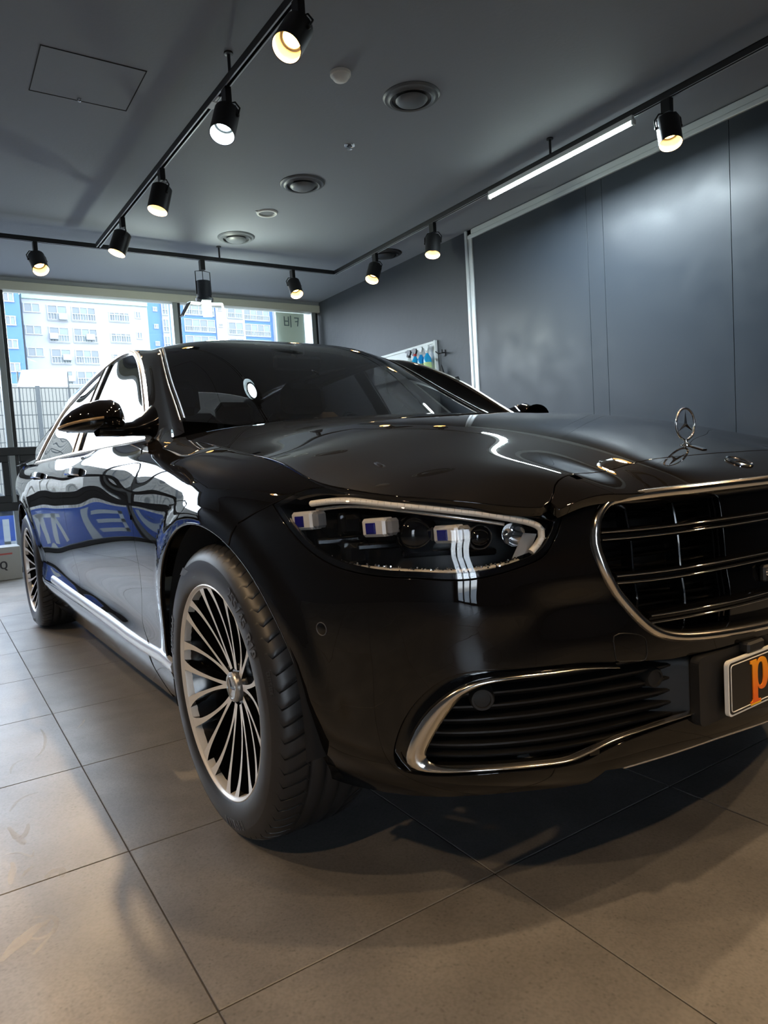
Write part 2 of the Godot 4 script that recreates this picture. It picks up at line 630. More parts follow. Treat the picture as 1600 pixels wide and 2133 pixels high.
# ------------------------------------------------------------------ glazed far wall
func build_windows():
	var w := structure("window_1", "glazed wall with grey aluminium mullions and small dark lower sashes", "window")
	var grey := mat("mullion_grey", Color(0.55, 0.57, 0.58), 0.4, 0.3)
	var dark := mat("dark_frame", Color(0.115, 0.12, 0.13), 0.45)
	var cream := mat("head_cream", Color(0.70, 0.70, 0.66), 0.5)
	var glass := pane("clear_glass", Color(0.9, 0.97, 0.95), 0.06)
	part("head_rail", bar(Vector3(WALL_L, 2.775, WIN_Z - 0.12), Vector3(WALL_R, 2.86, WIN_Z + 0.02), 0.004), cream, w)
	part("head_cover", bar(Vector3(WALL_L, 2.86, WIN_Z - 0.2), Vector3(WALL_R, ROOM_H, WIN_Z), 0.0), mats["ceiling_paint"], w)
	var xs := [-2.72, -0.99, 0.735, 2.475, 4.20]
	for x in xs:
		part("mullion", bar(Vector3(x - 0.045, 0.0, WIN_Z - 0.11), Vector3(x + 0.012, 2.775, WIN_Z - 0.01), 0.004), grey, w)
		part("gasket_post", bar(Vector3(x + 0.013, 0.0, WIN_Z - 0.10), Vector3(x + 0.045, 2.775, WIN_Z - 0.02), 0.003), dark, w)
	part("transom", bar(Vector3(WALL_L, 1.165, WIN_Z - 0.10), Vector3(WALL_R, 1.245, WIN_Z - 0.0), 0.004), dark, w)
	part("transom", bar(Vector3(WALL_L, 0.62, WIN_Z - 0.10), Vector3(WALL_R, 0.705, WIN_Z - 0.0), 0.004), dark, w)
	part("sill_rail", bar(Vector3(WALL_L, 0.0, WIN_Z - 0.10), Vector3(WALL_R, 0.06, WIN_Z - 0.01), 0.004), dark, w)
	for k in xs.size() - 1:
		var a: float = xs[k] + 0.05
		var b: float = xs[k + 1] - 0.05
		part("pane", bar(Vector3(a, 1.245, WIN_Z - 0.064), Vector3(b, 2.775, WIN_Z - 0.056), 0.0), glass, w)
		part("pane", bar(Vector3(a, 0.06, WIN_Z - 0.064), Vector3(b, 0.62, WIN_Z - 0.056), 0.0), glass, w)
		# one wide opening sash per bay
		for s in [[a, b]]:
			var f := MB.new()
			for e in [[s[0], s[1], 0.705, 0.775], [s[0], s[1], 1.10, 1.165], [s[0], s[0] + 0.06, 0.775, 1.10], [s[1] - 0.06, s[1], 0.775, 1.10]]:
				f.box(at((e[0] + e[1]) * .5, (e[2] + e[3]) * .5, WIN_Z - 0.04), Vector3(e[1] - e[0], e[3] - e[2], 0.07), 0.004)
			var sash := part("sash", f, dark, w)
			part("pane", bar(Vector3(s[0] + 0.05, 0.77, WIN_Z - 0.06), Vector3(s[1] - 0.05, 1.105, WIN_Z - 0.052), 0.0), glass, sash)

# ------------------------------------------------------------------ outside
func stroke(b: MB, o: Vector3, pts: Array, wdt: float, s: float):
	# brush strokes of a letter as flat bars in the x-y plane
	for k in pts.size() - 1:
		var p := Vector2(pts[k][0], pts[k][1]) * s
		var q := Vector2(pts[k + 1][0], pts[k + 1][1]) * s
		var d := q - p
		b.box(Transform3D(Basis(Vector3.BACK, d.angle()), o + Vector3((p.x + q.x) * .5, (p.y + q.y) * .5, 0)), Vector3(d.length() + wdt, wdt, 0.004))

func build_outside():
	var ground := mat("paving_outside", Color(0.52, 0.52, 0.52), 0.9)
	single("pavement", bar(Vector3(-60, -0.35, -140), Vector3(90, -0.22, WIN_Z - 0.3), 0.0), ground, "pale grey pavement outside the windows", "pavement").set_meta("kind", "structure")
	single("forecourt", bar(Vector3(-9, -0.35, BACK_Z + 0.3), Vector3(9, -0.02, 30), 0.0), ground, "pale pavement outside the entrance door", "pavement").set_meta("kind", "structure")
	# mesh fence and the pale wall behind it
	var fz := -11.6
	var fn := thing("mesh_fence", "black wire mesh fence standing outside the windows", "fence", Vector3(0, 0, fz))
	var wire := mat("fence_wire", Color(0.09, 0.092, 0.095), 0.6)
	var top := on_z(60, 808, fz).y
	var posts := mat("fence_post", Color(0.16, 0.165, 0.17), 0.6)
	for k in 8:
		part("post", bar(Vector3(-6.5 + k * 2.0 - 0.03, -0.22, -0.03), Vector3(-6.5 + k * 2.0 + 0.03, top + 0.03, 0.03)), posts, fn)
	var g := MB.new()
	var x := -6.5
	while x < 8.0:
		g.box(at(x, (top - 0.2) * .5, 0), Vector3(0.009, top + 0.2, 0.009))
		x += 0.05
	var y := -0.1
	while y <= top:
		for dz in [-0.008, 0.008]:
			g.box(at(0.75, y, dz), Vector3(14.5, 0.011, 0.008))
		y += 0.2
	part("wire_mesh", g, wire, fn).set_meta("kind", "stuff")
	single("boundary_wall", bar(Vector3(-14, -0.3, fz - 2.2), Vector3(26, 2.62, fz - 2.0), 0.01), mat("boundary", Color(0.40, 0.387, 0.36), 0.9), "pale cream boundary wall behind the mesh fence", "wall")
	# white sheet standing above the fence
	var sh := MB.new()
	var q := [on_z(36, 806, fz - 0.3), on_z(141, 806, fz - 0.3), on_z(138, 768, fz - 0.3), on_z(45, 771, fz - 0.3)]
	var mid: Vector3 = (q[0] + q[1] + q[2] + q[3]) * 0.25
	var poly := PackedVector2Array()
	for e in q:
		poly.append(Vector2(e.x - mid.x, e.y - mid.y))
	sh.extrude(poly, Transform3D.IDENTITY, 0.05)
	var sp := thing("sheet_panel", "blank white sheet panel on two posts rising above the mesh fence", "panel", mid)
	part("sheet", sh, mat("white_sheet", Color(0.72, 0.75, 0.77), 0.7), sp)
	for e in [-0.35, 0.35]:
		part("post", bar(Vector3(e - 0.012, -mid.y - 0.22, -0.07), Vector3(e + 0.012, 0.1, -0.026)), mats["fence_post"], sp)
	# banner
	var bz := WIN_Z - 0.42
	var bn := thing("banner", "blue banner with large white letters outside the lower panes", "banner", Vector3(0, 0, bz))
	part("cloth", bar(Vector3(-5.5, -0.06, -0.006), Vector3(3.2, 0.56, 0.006), 0.0), mat("banner_blue", Color(0.15, 0.33, 0.74), 0.7), bn)
	var white := mat("banner_white", Color(0.80, 0.81, 0.83), 0.7)
	var glyphs := [
		[[[0, 0], [0, 1], [.55, 1], [.55, 0], [0, 0]], [[.85, -.2], [.85, 1.2]]],
		[[[.28, 1.1], [0, 0]], [[.28, 1.1], [.6, 0]], [[.85, -.2], [.85, 1.2]], [[.85, .5], [1.05, .5]]],
		[[[0, 1.05], [.6, 1.05]], [[.3, 1.05], [0, 0]], [[.3, 1.05], [.6, 0]], [[.85, -.2], [.85, 1.2]], [[.85, .5], [1.05, .5]]],
		[[[0, 1], [0, .1], [.6, .1]], [[0, .55], [.55, .55]], [[0, 1], [.6, 1]], [[.85, -.2], [.85, 1.2]]],
	]
	for k in 9:
		var b := MB.new()
		for st in glyphs[(k + 1) % 4]:
			stroke(b, Vector3(0.36 - 0.62 * (k - 4), 0.10, 0.012), st, 0.06, 0.33)
		part("lettering", b, white, bn)
	# low clutter behind the lower panes
	var tyre := MB.new()
	tyre.tube(arc_points(Vector3.ZERO, 0.24, 24, Vector3.RIGHT, Vector3.UP), 0.09, 10, true)
	single("spare_tyre", tyre, mat("old_rubber", Color(0.09, 0.09, 0.1), 0.85), "old tyre leaning outside the lower panes", "tyre", at(0.47, 0.52, WIN_Z - 0.75))
	# sign sheet with two letters on the far pane
	var sg := thing("window_sign", "white translucent sheet with letters on the pane by the right wall", "sign", Vector3(0, 0, WIN_Z - 0.075))
	part("sheet", bar(Vector3(3.70, 1.27, -0.003), Vector3(4.08, 2.765, 0.0), 0.0), mat("sign_sheet", Color(0.86, 0.92, 0.88), 0.8), sg)
	var lt := MB.new()
	stroke(lt, Vector3(3.81, 2.615, 0.002), [[0, 1], [0, 0], [.55, 0], [.55, 1]], 0.012, 0.10)
	stroke(lt, Vector3(3.81, 2.615, 0.002), [[0, .5], [.55, .5]], 0.012, 0.10)
	stroke(lt, Vector3(3.81, 2.615, 0.002), [[.85, -.15], [.85, 1.15]], 0.012, 0.10)
	stroke(lt, Vector3(3.95, 2.615, 0.002), [[0, .95], [.5, .95], [.35, 0]], 0.012, 0.10)
	stroke(lt, Vector3(3.95, 2.615, 0.002), [[.1, .5], [.45, .55]], 0.012, 0.10)
	part("lettering", lt, mat("sign_grey", Color(0.40, 0.48, 0.50), 0.8), sg)
	apartments()

func arc_points(c: Vector3, r: float, nseg: int, a: Vector3, b: Vector3, t0 := 0.0, t1 := TAU) -> PackedVector3Array:
	var o := PackedVector3Array()
	var full := absf(t1 - t0 - TAU) < 1e-4
	for k in (nseg if full else nseg + 1):
		var t := t0 + (t1 - t0) * k / nseg
		o.append(c + a * r * cos(t) + b * r * sin(t))
	return o

var _win_cache := {}
func facade_window(root: Node3D, p: Vector3, w: float, h: float, lights: int, balcony: bool, frame_mat: Material, glass_mat: Material):
	var key := "%.2f_%.2f_%d_%s" % [w, h, lights, balcony]
	if not key in _win_cache:
		var f := MB.new()
		f.box(at(0, h * .5, 0), Vector3(w + 0.2, 0.12, 0.2))
		f.box(at(0, -h * .5, 0), Vector3(w + 0.2, 0.12, 0.2))
		for k in lights + 1:
			f.box(at(-w * .5 + w * k / lights, 0, 0), Vector3(0.12, h, 0.2))
		var r := MB.new()
		if balcony:
			r.box(at(0, -h * .5 + 0.95, 0.25), Vector3(w + 0.1, 0.08, 0.06))
			r.box(at(0, -h * .5 + 0.1, 0.25), Vector3(w + 0.1, 0.08, 0.06))
			var nb := int(w / 0.32)
			for k in nb + 1:
				r.box(at(-w * .5 + w * k / nb, -h * .5 + 0.5, 0.25), Vector3(0.05, 0.85, 0.05))
		_win_cache[key] = [f.commit(), r.commit() if balcony else null, boxm(Vector3(w / lights - 0.1, h - 0.1, 0.04)).commit()]
	var c: Array = _win_cache[key]
	var fr := part("window", c[0], frame_mat, root, Transform3D(Basis.IDENTITY, p))
	for k in lights:
		part("pane", c[2], glass_mat if k % 2 == 0 else mats["apartment_glass_b"], fr, at(-w * .5 + w * (k + 0.5) / lights, 0, -0.02))
	if balcony:
		part("balcony_rail", c[1], frame_mat, root, Transform3D(Basis.IDENTITY, p))

func apartments():
	var white := mat("apartment_white", Color(0.47, 0.475, 0.49), 0.9)
	var blue := mat("apartment_blue", Color(0.20, 0.32, 0.49), 0.9)
	var frame := mat("apartment_frame", Color(0.51, 0.52, 0.53), 0.8)
	var glass := mat("apartment_glass", Color(0.235, 0.262, 0.285), 0.25)
	mat("apartment_glass_b", Color(0.28, 0.32, 0.33), 0.25)
	var D := -105.0
	var fl := 2.95
	# white block
	var a0 := on_z(46, 640, D)
	var a1 := on_z(306, 640, D)
	var topy := on_z(60, 622, D).y
	var wb := thing("apartment_building", "white apartment block with green parapet and balcony railings", "building", Vector3(0, 0, D))
	part("facade", bar(Vector3(a0.x, -0.3, -9), Vector3(a1.x, topy, 0), 0.0), white, wb)
	part("parapet", bar(Vector3(a0.x, topy, -9), Vector3(a1.x, topy + 0.9, 0.25), 0.0), mat("parapet_green", Color(0.46, 0.58, 0.51), 0.9), wb)
	for col in [[49, 82, 632, 650, 2, false], [99, 139, 637, 668, 2, true], [150, 198, 641, 670, 3, true], [228, 268, 652, 671, 4, true], [282, 292, 650, 663, 2, false]]:
		var l := on_z(col[0], (col[2] + col[3]) * .5, D)
		var r := on_z(col[1], (col[2] + col[3]) * .5, D)
		var h: float = on_z((col[0] + col[1]) * .5, col[2], D).y - on_z((col[0] + col[1]) * .5, col[3], D).y
		for k in 8:
			facade_window(wb, Vector3((l.x + r.x) * .5, (l.y + r.y) * .5 - fl * k, 0.05), absf(r.x - l.x), h, col[4], col[5], frame, glass)
	for ac in [[130, 662], [111, 702], [187, 704], [139, 746], [146, 790]]:
		var pp := on_z(ac[0], ac[1], D)
		var b := MB.new()
		b.box(Transform3D.IDENTITY, Vector3(1.1, 0.8, 0.5), 0.06)
		b.lathe(Transform3D(Basis(Vector3.RIGHT, PI / 2), Vector3(-0.12, 0, 0.25)), PackedVector2Array([Vector2(0.32, 0), Vector2(0.32, 0.03), Vector2(0.26, 0.03), Vector2(0.24, 0.0)]), 16)
		part("air_conditioner", b, frame, wb, at(pp.x, pp.y, 0.6))
	# blue block at the left
	var b0 := on_z(-70, 640, D + 4)
	var b1 := on_z(38, 600, D + 4)
	var bb := thing("apartment_building", "blue apartment block with small white framed windows", "building", Vector3(0, 0, D + 4))
	part("facade", bar(Vector3(b0.x, -0.3, -9), Vector3(b1.x, 34, 0), 0.0), blue, bb)
	for k in 9:
		var p := on_z(16.5, 619, D + 4)
		facade_window(bb, Vector3(p.x, p.y - fl * k, 0.05), 1.15, 1.1, 2, false, frame, glass)
		for e in 1:
			facade_window(bb, Vector3(p.x - 3.4 - 7.0 * e, p.y - fl * k, 0.05), 1.6, 1.3, 2, false, frame, glass)
	# farther blue and white block
	var E := -128.0
	var fb := thing("apartment_building", "tall blue and white apartment block beyond the white one", "building", Vector3(0, 0, E))
	var e0 := on_z(305, 640, E)
	var e1 := on_z(566, 640, E)
	part("facade", bar(Vector3(e0.x, -0.3, -10), Vector3(e1.x, 36, 0), 0.0), blue, fb)
	for st in [[337, 352], [449, 473], [473, 508]]:
		part("white_bay", bar(Vector3(on_z(st[0], 660, E).x, -0.3, 0), Vector3(on_z(st[1], 660, E).x, 36, 0.3), 0.0), white, fb)
	var fl2 := 3.05
	for col in [[322, 329, 676, 684, 2, false, 0.05], [339, 350, 662, 697, 2, true, 0.35], [367, 377, 664, 690, 1, true, 0.05], [385, 447, 661, 697, 4, true, 0.05], [455, 462, 675, 682, 2, false, 0.35], [475, 505, 668, 703, 2, true, 0.35], [510, 562, 672, 706, 4, true, 0.05]]:
		var l := on_z(col[0], (col[2] + col[3]) * .5, E)
		var r := on_z(col[1], (col[2] + col[3]) * .5, E)
		var h: float = on_z((col[0] + col[1]) * .5, col[2], E).y - on_z((col[0] + col[1]) * .5, col[3], E).y
		for k in range(-1, 5):
			facade_window(fb, Vector3((l.x + r.x) * .5, (l.y + r.y) * .5 - fl2 * k, col[6]), absf(r.x - l.x), minf(h, 2.3), col[4], col[5], frame, glass)
	var g0 := on_z(566, 640, E)
	var g1 := on_z(690, 640, E)
	var gb := thing("apartment_building", "plain pale grey apartment end wall beside the right wall", "building", Vector3(0, 0, E + 1))
	part("facade", bar(Vector3(g0.x, -0.3, -10), Vector3(g1.x, 36, 0), 0.0), white, gb)
	part("downpipe_strip", bar(Vector3(on_z(578, 660, E).x, -0.3, 0), Vector3(on_z(588, 660, E).x, 36, 0.3), 0.0), mat("strip_grey", Color(0.72, 0.76, 0.76), 0.9), gb)

# ------------------------------------------------------------------ track lighting
const RAIL_Y := 2.76

func rail(called_label: String, p0: Vector3, p1: Vector3, joiners: Array):
	var o := thing("track_rail", called_label, "light track", (p0 + p1) * 0.5)
	var d := p1 - p0
	var L := d.length()
	var t := Transform3D(Basis(Vector3.UP, atan2(d.x, d.z)), Vector3.ZERO)   # local z along the rail
	var black := mat("rail_black", Color(0.14, 0.145, 0.155), 0.5)
	var b := MB.new()
	b.box(t * at(0, 0.033, 0), Vector3(0.036, 0.006, L), 0.001)
	b.box(t * at(-0.0165, 0.018, 0), Vector3(0.003, 0.036, L), 0.0005)
	b.box(t * at(0.0165, 0.018, 0), Vector3(0.003, 0.036, L), 0.0005)
	part("channel", b, black, o)
	for s in [-1, 1]:
		var c := MB.new()
		c.box(t * at(s * 0.0125, 0.002, 0), Vector3(0.009, 0.004, L), 0.0008)
		part("edge_lip", c, mat("rail_lip", Color(0.66, 0.68, 0.70), 0.4, 0.2), o)
	for j in joiners:
		var c := MB.new()
		c.box(t * at(0, 0.001, j), Vector3(0.035, 0.008, 0.075), 0.001)
		c.box(t * at(0.004, -0.002, j - 0.07), Vector3(0.012, 0.006, 0.05), 0.001)
		part("joiner_plate", c, mat("joiner_white", Color(0.72, 0.73, 0.74), 0.5), o)
	return o

func drop_rod(p: Vector3, lab: String):
	var b := MB.new()
	b.lathe(at(0, 0, 0), PackedVector2Array([Vector2(0, 0), Vector2(0.008, 0), Vector2(0.008, ROOM_H - RAIL_Y - 0.036 - 0.01), Vector2(0.022, ROOM_H - RAIL_Y - 0.036 - 0.008), Vector2(0.022, ROOM_H - RAIL_Y - 0.036), Vector2(0, ROOM_H - RAIL_Y - 0.036)]), 14)
	single("hanger_rod", b, mat("rail_black", Color.BLACK), lab, "rod", Transform3D(Basis.IDENTITY, Vector3(p.x, RAIL_Y + 0.036, p.z)), "hanger rods of the light tracks")

# a track spot: adapter on the rail, fork, drum housing, glowing reflector and bulb
func spot(p: Vector3, dir: Vector3, lab: String, white := false, energy := 1.0, grp := "track spots"):
	var o := thing("spot_lamp", lab, "spot lamp", Vector3(p.x, RAIL_Y, p.z), grp)
	var black := mat("lamp_black", Color(0.075, 0.077, 0.082), 0.42)
	part("adapter", bar(Vector3(-0.016, -0.075, -0.03), Vector3(0.016, -0.0002, 0.03), 0.003), black, o)
	var d := dir.normalized()
	var pivot := Vector3(0, -0.105, 0)
	var side := d.cross(Vector3.UP)
	side = Vector3.RIGHT if side.length() < 0.05 else side.normalized()
	var R := 0.062
	var Ln := 0.165
	var t := Transform3D(look(-d, side), pivot - d * 0.0)    # local y points back along the lamp
	var h := MB.new()
	h.lathe(t, PackedVector2Array([Vector2(R - 0.003, -Ln + 0.02), Vector2(R - 0.003, -Ln), Vector2(R, -Ln), Vector2(R, -0.012), Vector2(R - 0.012, 0.0), Vector2(0.0, 0.002)]), 36, 25.0)
	var hs := part("housing", h, black, o)
	# fork
	var f := MB.new()
	var q := pivot + d * 0.055
	f.tube(PackedVector3Array([q + side * (R + 0.006), q + side * (R + 0.007) - d * 0.05, Vector3(0, -0.075, 0) + side * 0.045, Vector3(0, -0.073, 0)]), 0.0045, 6)
	f.tube(PackedVector3Array([q - side * (R + 0.006), q - side * (R + 0.007) - d * 0.05, Vector3(0, -0.075, 0) - side * 0.045, Vector3(0, -0.073, 0)]), 0.0045, 6)
	part("fork", f, black, o)
	for s in [-1, 1]:
		var sc := MB.new()
		sc.lathe(Transform3D(look(side * s), q + side * s * (R - 0.002)), PackedVector2Array([Vector2(0.008, 0), Vector2(0.008, 0.010), Vector2(0.005, 0.013), Vector2(0, 0.013)]), 12)
		part("pivot_screw", sc, black, o)
	var cb := MB.new()
	cb.tube(PackedVector3Array([Vector3(0.008, -0.074, 0), Vector3(0.008, -0.09, 0) - side * 0.04, pivot - d * 0.012 - side * 0.03, pivot + d * 0.004]), 0.0025, 6)
	part("cable", cb, black, o)
	var col := WHITE if white else WARM
	# white enamelled inside of the drum, and the bulb with its glowing face
	var refl := MB.new()
	refl.lathe(t, PackedVector2Array([Vector2(0.046, -0.085), Vector2(R - 0.004, -0.12), Vector2(R - 0.0035, -Ln + 0.001)]), 36)
	part("reflector", refl, mat("reflector_white", Color(0.86, 0.85, 0.82), 0.4), hs)
	var ring := MB.new()
	ring.lathe(t, PackedVector2Array([Vector2(0.049, -0.088), Vector2(0.050, -0.096), Vector2(0.040, -0.098), Vector2(0.036, -0.090)]), 32)
	part("bulb_collar", ring, mat("collar_grey", Color(0.30, 0.30, 0.30), 0.5), o)
	var bulb := MB.new()
	bulb.lathe(t, PackedVector2Array([Vector2(0.0, -0.099), Vector2(0.02, -0.0985), Vector2(0.038, -0.095)]), 28)
	part("bulb_face", bulb, glow("bulb_white", Color(0.80, 0.92, 1.0), 16.0) if white else glow("bulb_warm", Color(1.0, 0.74, 0.40), 16.0), o)
	var L := SpotLight3D.new()
	L.name = "beam"
	o.add_child(L)
	L.position = pivot + d * 0.1035
	L.basis = Basis.looking_at(d, Vector3.UP if absf(d.y) < 0.98 else Vector3.RIGHT)
	L.light_color = col
	L.light_energy = LAMP_ENERGY * energy
	L.spot_range = 14.0
	L.spot_angle = 47.0
	L.spot_angle_attenuation = 0.7
	L.spot_attenuation = 2.0
	L.light_size = 0.034
	L.shadow_enabled = true

func rail_x(z: float) -> float:
	return 1.335 + 0.026 * (z + 6.1)

func build_lighting():
	rail("black light track running lengthwise above the car's near side", Vector3(rail_x(BACK_Z - 0.3), RAIL_Y, BACK_Z - 0.3), Vector3(rail_x(-6.08), RAIL_Y, -6.08), [2.05])
	rail("black light track running across in front of the glazed wall", Vector3(-1.4, RAIL_Y, -6.12), Vector3(3.58, RAIL_Y, -6.12), [])
	rail("black light track running lengthwise along the right wall", Vector3(3.57, RAIL_Y, -6.12), Vector3(3.57, RAIL_Y, BACK_Z - 0.3), [-1.2])
	drop_rod(Vector3(rail_x(-3.30), 0, -3.30), "thin black rod hanging the near-side track beside the joiner plate")
	drop_rod(Vector3(rail_x(1.0), 0, 1.0), "thin black rod hanging the entrance end of the near-side track")
	drop_rod(Vector3(0.0, 0, -6.12), "thin black rod hanging the left end of the cross track")
	drop_rod(Vector3(2.38, 0, -6.12), "thin black rod hanging the cross track below the last air outlet")
	drop_rod(Vector3(3.57, 0, -3.25), "thin black rod hanging the right track over the LED batten")
	drop_rod(Vector3(3.57, 0, 0.5), "thin black rod hanging the entrance end of the right track")
	rail("black light track running lengthwise along the left wall", Vector3(-1.38, RAIL_Y, -6.12), Vector3(-1.38, RAIL_Y, BACK_Z - 0.3), [])
	spot(Vector3(-1.38, 0, -3.6), Vector3(.50, -.84, .1), "black track spot with warm lamp on the left track facing the rear door", false, 0.6)
	spot(Vector3(-1.38, 0, -1.9), Vector3(.55, -.82, .1), "black track spot with warm lamp on the left track facing the front wheel", false, 0.6)
	spot(Vector3(-1.38, 0, -0.2), Vector3(.50, -.80, -.25), "black track spot with warm lamp on the left track facing the bumper corner", false, 0.6)
	# near-side track
	spot(Vector3(rail_x(-2.60), 0, -2.60), Vector3(-.54, -.79, .27), "black track spot with warm lamp, second from the joiner plate on the near-side track")
	spot(Vector3(rail_x(-3.36), 0, -3.36), Vector3(-.35, -.89, .29), "black track spot with cold white lamp beside the joiner plate", true, 1.0)
	spot(Vector3(rail_x(-4.41), 0, -4.41), Vector3(-.29, -.95, .10), "black track spot with warm lamp, second from the cross track on the near-side track")
	spot(Vector3(rail_x(-5.34), 0, -5.34), Vector3(-.36, -.93, .03), "black track spot with warm lamp where the near-side track meets the cross track")
	spot(Vector3(rail_x(-1.45), 0, -1.45), Vector3(-.35, -.92, .15), "black track spot with warm lamp on the near-side track over the wheel")
	spot(Vector3(rail_x(-0.25), 0, -0.25), Vector3(-.15, -.95, -.25), "black track spot with warm lamp on the near-side track in front of the bonnet", false, 0.6)
	spot(Vector3(rail_x(1.1), 0, 1.1), Vector3(.1, -.85, -.5), "black track spot with warm lamp at the entrance end of the near-side track", false, 0.6)
	# cross track
	spot(Vector3(0.87, 0, -6.12), Vector3(.08, -.80, .58), "black track spot with warm lamp on the cross track over the car's near side")
	spot(Vector3(-0.75, 0, -6.12), Vector3(.2, -.90, .4), "black track spot with warm lamp at the left end of the cross track")
	spot(Vector3(3.10, 0, -6.12), Vector3(-.05, -.86, .50), "black track spot with warm lamp on the cross track near the right wall")
	bulb_cluster(Vector3(2.21, RAIL_Y, -6.12))
	# right track
	spot(Vector3(3.57, 0, -5.38), Vector3(-.45, -.86, .23), "black track spot with warm lamp beside the dark ceiling outlet")
	spot(Vector3(3.57, 0, -4.52), Vector3(-.25, -.94, .2), "black track spot with warm lamp above the end strip of the boards")
	spot(Vector3(3.57, 0, -2.40), Vector3(-.22, -.94, .25), "black track spot with warm lamp at the near end of the LED batten")
	spot(Vector3(3.57, 0, -1.1), Vector3(-.5, -.85, .1), "black track spot with warm lamp on the right track beside the bonnet")
	spot(Vector3(3.57, 0, 0.4), Vector3(-.6, -.75, -.25), "black track spot with warm lamp on the right track in front of the car", false, 0.7)
	batten()

# three-armed lamp with folding blades clipped under the cross track
func bulb_cluster(p: Vector3):
	var o := thing("folding_lamp", "cylinder pendant with folding blade bulbs below the cross track", "lamp", p)
	var black := mat("lamp_black", Color.BLACK)
	part("adapter", bar(Vector3(-0.02, -0.09, -0.03), Vector3(0.02, -0.0002, 0.03), 0.003), black, o)
	var f := MB.new()
	for s in [-1, 1]:
		f.tube(PackedVector3Array([Vector3(0, -0.09, 0), Vector3(s * 0.066, -0.10, 0), Vector3(s * 0.068, -0.30, 0)]), 0.004, 6)
	f.tube(PackedVector3Array([Vector3(0, -0.09, 0), Vector3(0, -0.2, 0)]), 0.003, 6)
	part("fork", f, black, o)
	var h := MB.new()
	h.lathe(Transform3D.IDENTITY, PackedVector2Array([Vector2(0.0, -0.36), Vector2(0.075, -0.36), Vector2(0.078, -0.335), Vector2(0.064, -0.33), Vector2(0.064, -0.185), Vector2(0.0, -0.182)]), 28, 25)
	part("housing", h, mat("lamp_slate", Color(0.16, 0.18, 0.21), 0.5), o)
	var k := MB.new()
	k.lathe(Transform3D.IDENTITY, PackedVector2Array([Vector2(0.0, -0.445), Vector2(0.022, -0.44), Vector2(0.036, -0.41), Vector2(0.036, -0.375), Vector2(0.02, -0.36)]), 20)
	part("bulb_base", k, mat("lamp_grey", Color(0.42, 0.42, 0.42), 0.5), o)
	for e in [[-1.0, 0.12, -0.62, 0.23], [-0.25, 1.0, 0.0, 0.16], [1.0, 0.35, 0.25, 0.2]]:
		var d := Vector3(e[0], 0, e[1]).normalized()
		var a := Vector3(0, -0.385, 0) + d * 0.03
		var b := a + d * 0.12
		var arm := MB.new()
		arm.box(Transform3D(look(d), (a + b) * .5 + Vector3(0, 0.004, 0)), Vector3(0.075, 0.13, 0.012), 0.003)
		part("blade_hinge", arm, mat("blade_alu", Color(0.72, 0.75, 0.76), 0.35, 0.6), o)
		var dn: Vector3 = (d * e[2] * -1.0 + Vector3.DOWN).normalized() if e[0] < -0.9 else (d * 0.18 + Vector3.DOWN).normalized()
		var c: Vector3 = b + dn * 0.075
		var bl := MB.new()
		bl.box(Transform3D(Basis(dn.cross(d.cross(dn)).normalized(), -dn, d.cross(dn).normalized()).orthonormalized(), c), Vector3(0.012, 0.15, 0.078), 0.004)
		var unlit: bool = e[0] < -0.9
		part("blade", bl, black if unlit else glow("blade_glow", Color(0.95, 1.0, 0.93), 5.0), o)
	var L := OmniLight3D.new()
	L.name = "blade_light"
	L.position = Vector3(0.02, -0.54, 0.06)
	L.light_color = Color(0.95, 1.0, 0.93)
	L.light_energy = 0.7
	L.omni_range = 14.0
	L.omni_attenuation = 2.0
	L.light_size = 0.06
	L.shadow_enabled = true
	o.add_child(L)

# 1.2 m LED batten below the right track
func batten():
	var p0 := on_y(1010, 408, 2.725)
	var p1 := on_y(1312, 250, 2.725)
	var mid := (p0 + p1) * 0.5
	var L := (p1 - p0).length()
	var o := thing("led_batten", "lit linear LED batten hanging under the right track", "light", Vector3(3.55, 2.735, mid.z))
	part("base", bar(Vector3(-0.012, -0.006, -L * .5), Vector3(0.012, 0.025, L * .5), 0.002), mat("batten_white", Color(0.80, 0.82, 0.82), 0.5), o)
	for s in [-1, 1]:
		part("end_cap", bar(Vector3(-0.013, -0.03, s * L * .5 - 0.008), Vector3(0.013, 0.0, s * L * .5 + 0.008), 0.002), mat("batten_white", Color.WHITE), o)
	var tb := MB.new()
	var prof := PackedVector2Array()
	for k in 9:
		var a := PI + PI * k / 8.0
		prof.append(Vector2(cos(a) * 0.0125, sin(a) * 0.022 - 0.006))
	tb.sweep(prof, PackedVector3Array([Vector3(0, 0, -L * .5 + 0.008), Vector3(0, 0, L * .5 - 0.008)]), PackedVector3Array([Vector3.UP, Vector3.UP]), false, true)
	part("diffuser", tb, glow("batten_glow", Color(0.93, 1.0, 0.97), 12.0), o)
	var a := AreaLight3D.new()
	a.name = "batten_light"
	a.area_size = Vector2(0.026, L)
	a.light_color = Color(0.90, 0.97, 1.0)
	a.light_energy = TUBE_ENERGY
	a.area_range = 14.0
	a.area_attenuation = 2.0
	a.shadow_enabled = true
	o.add_child(a)
	a.position = Vector3(0, -0.031, 0)
	a.basis = Basis(Vector3.RIGHT, Vector3.BACK, Vector3.UP).orthonormalized()
	a.basis = Basis.looking_at(Vector3.DOWN, Vector3.BACK)

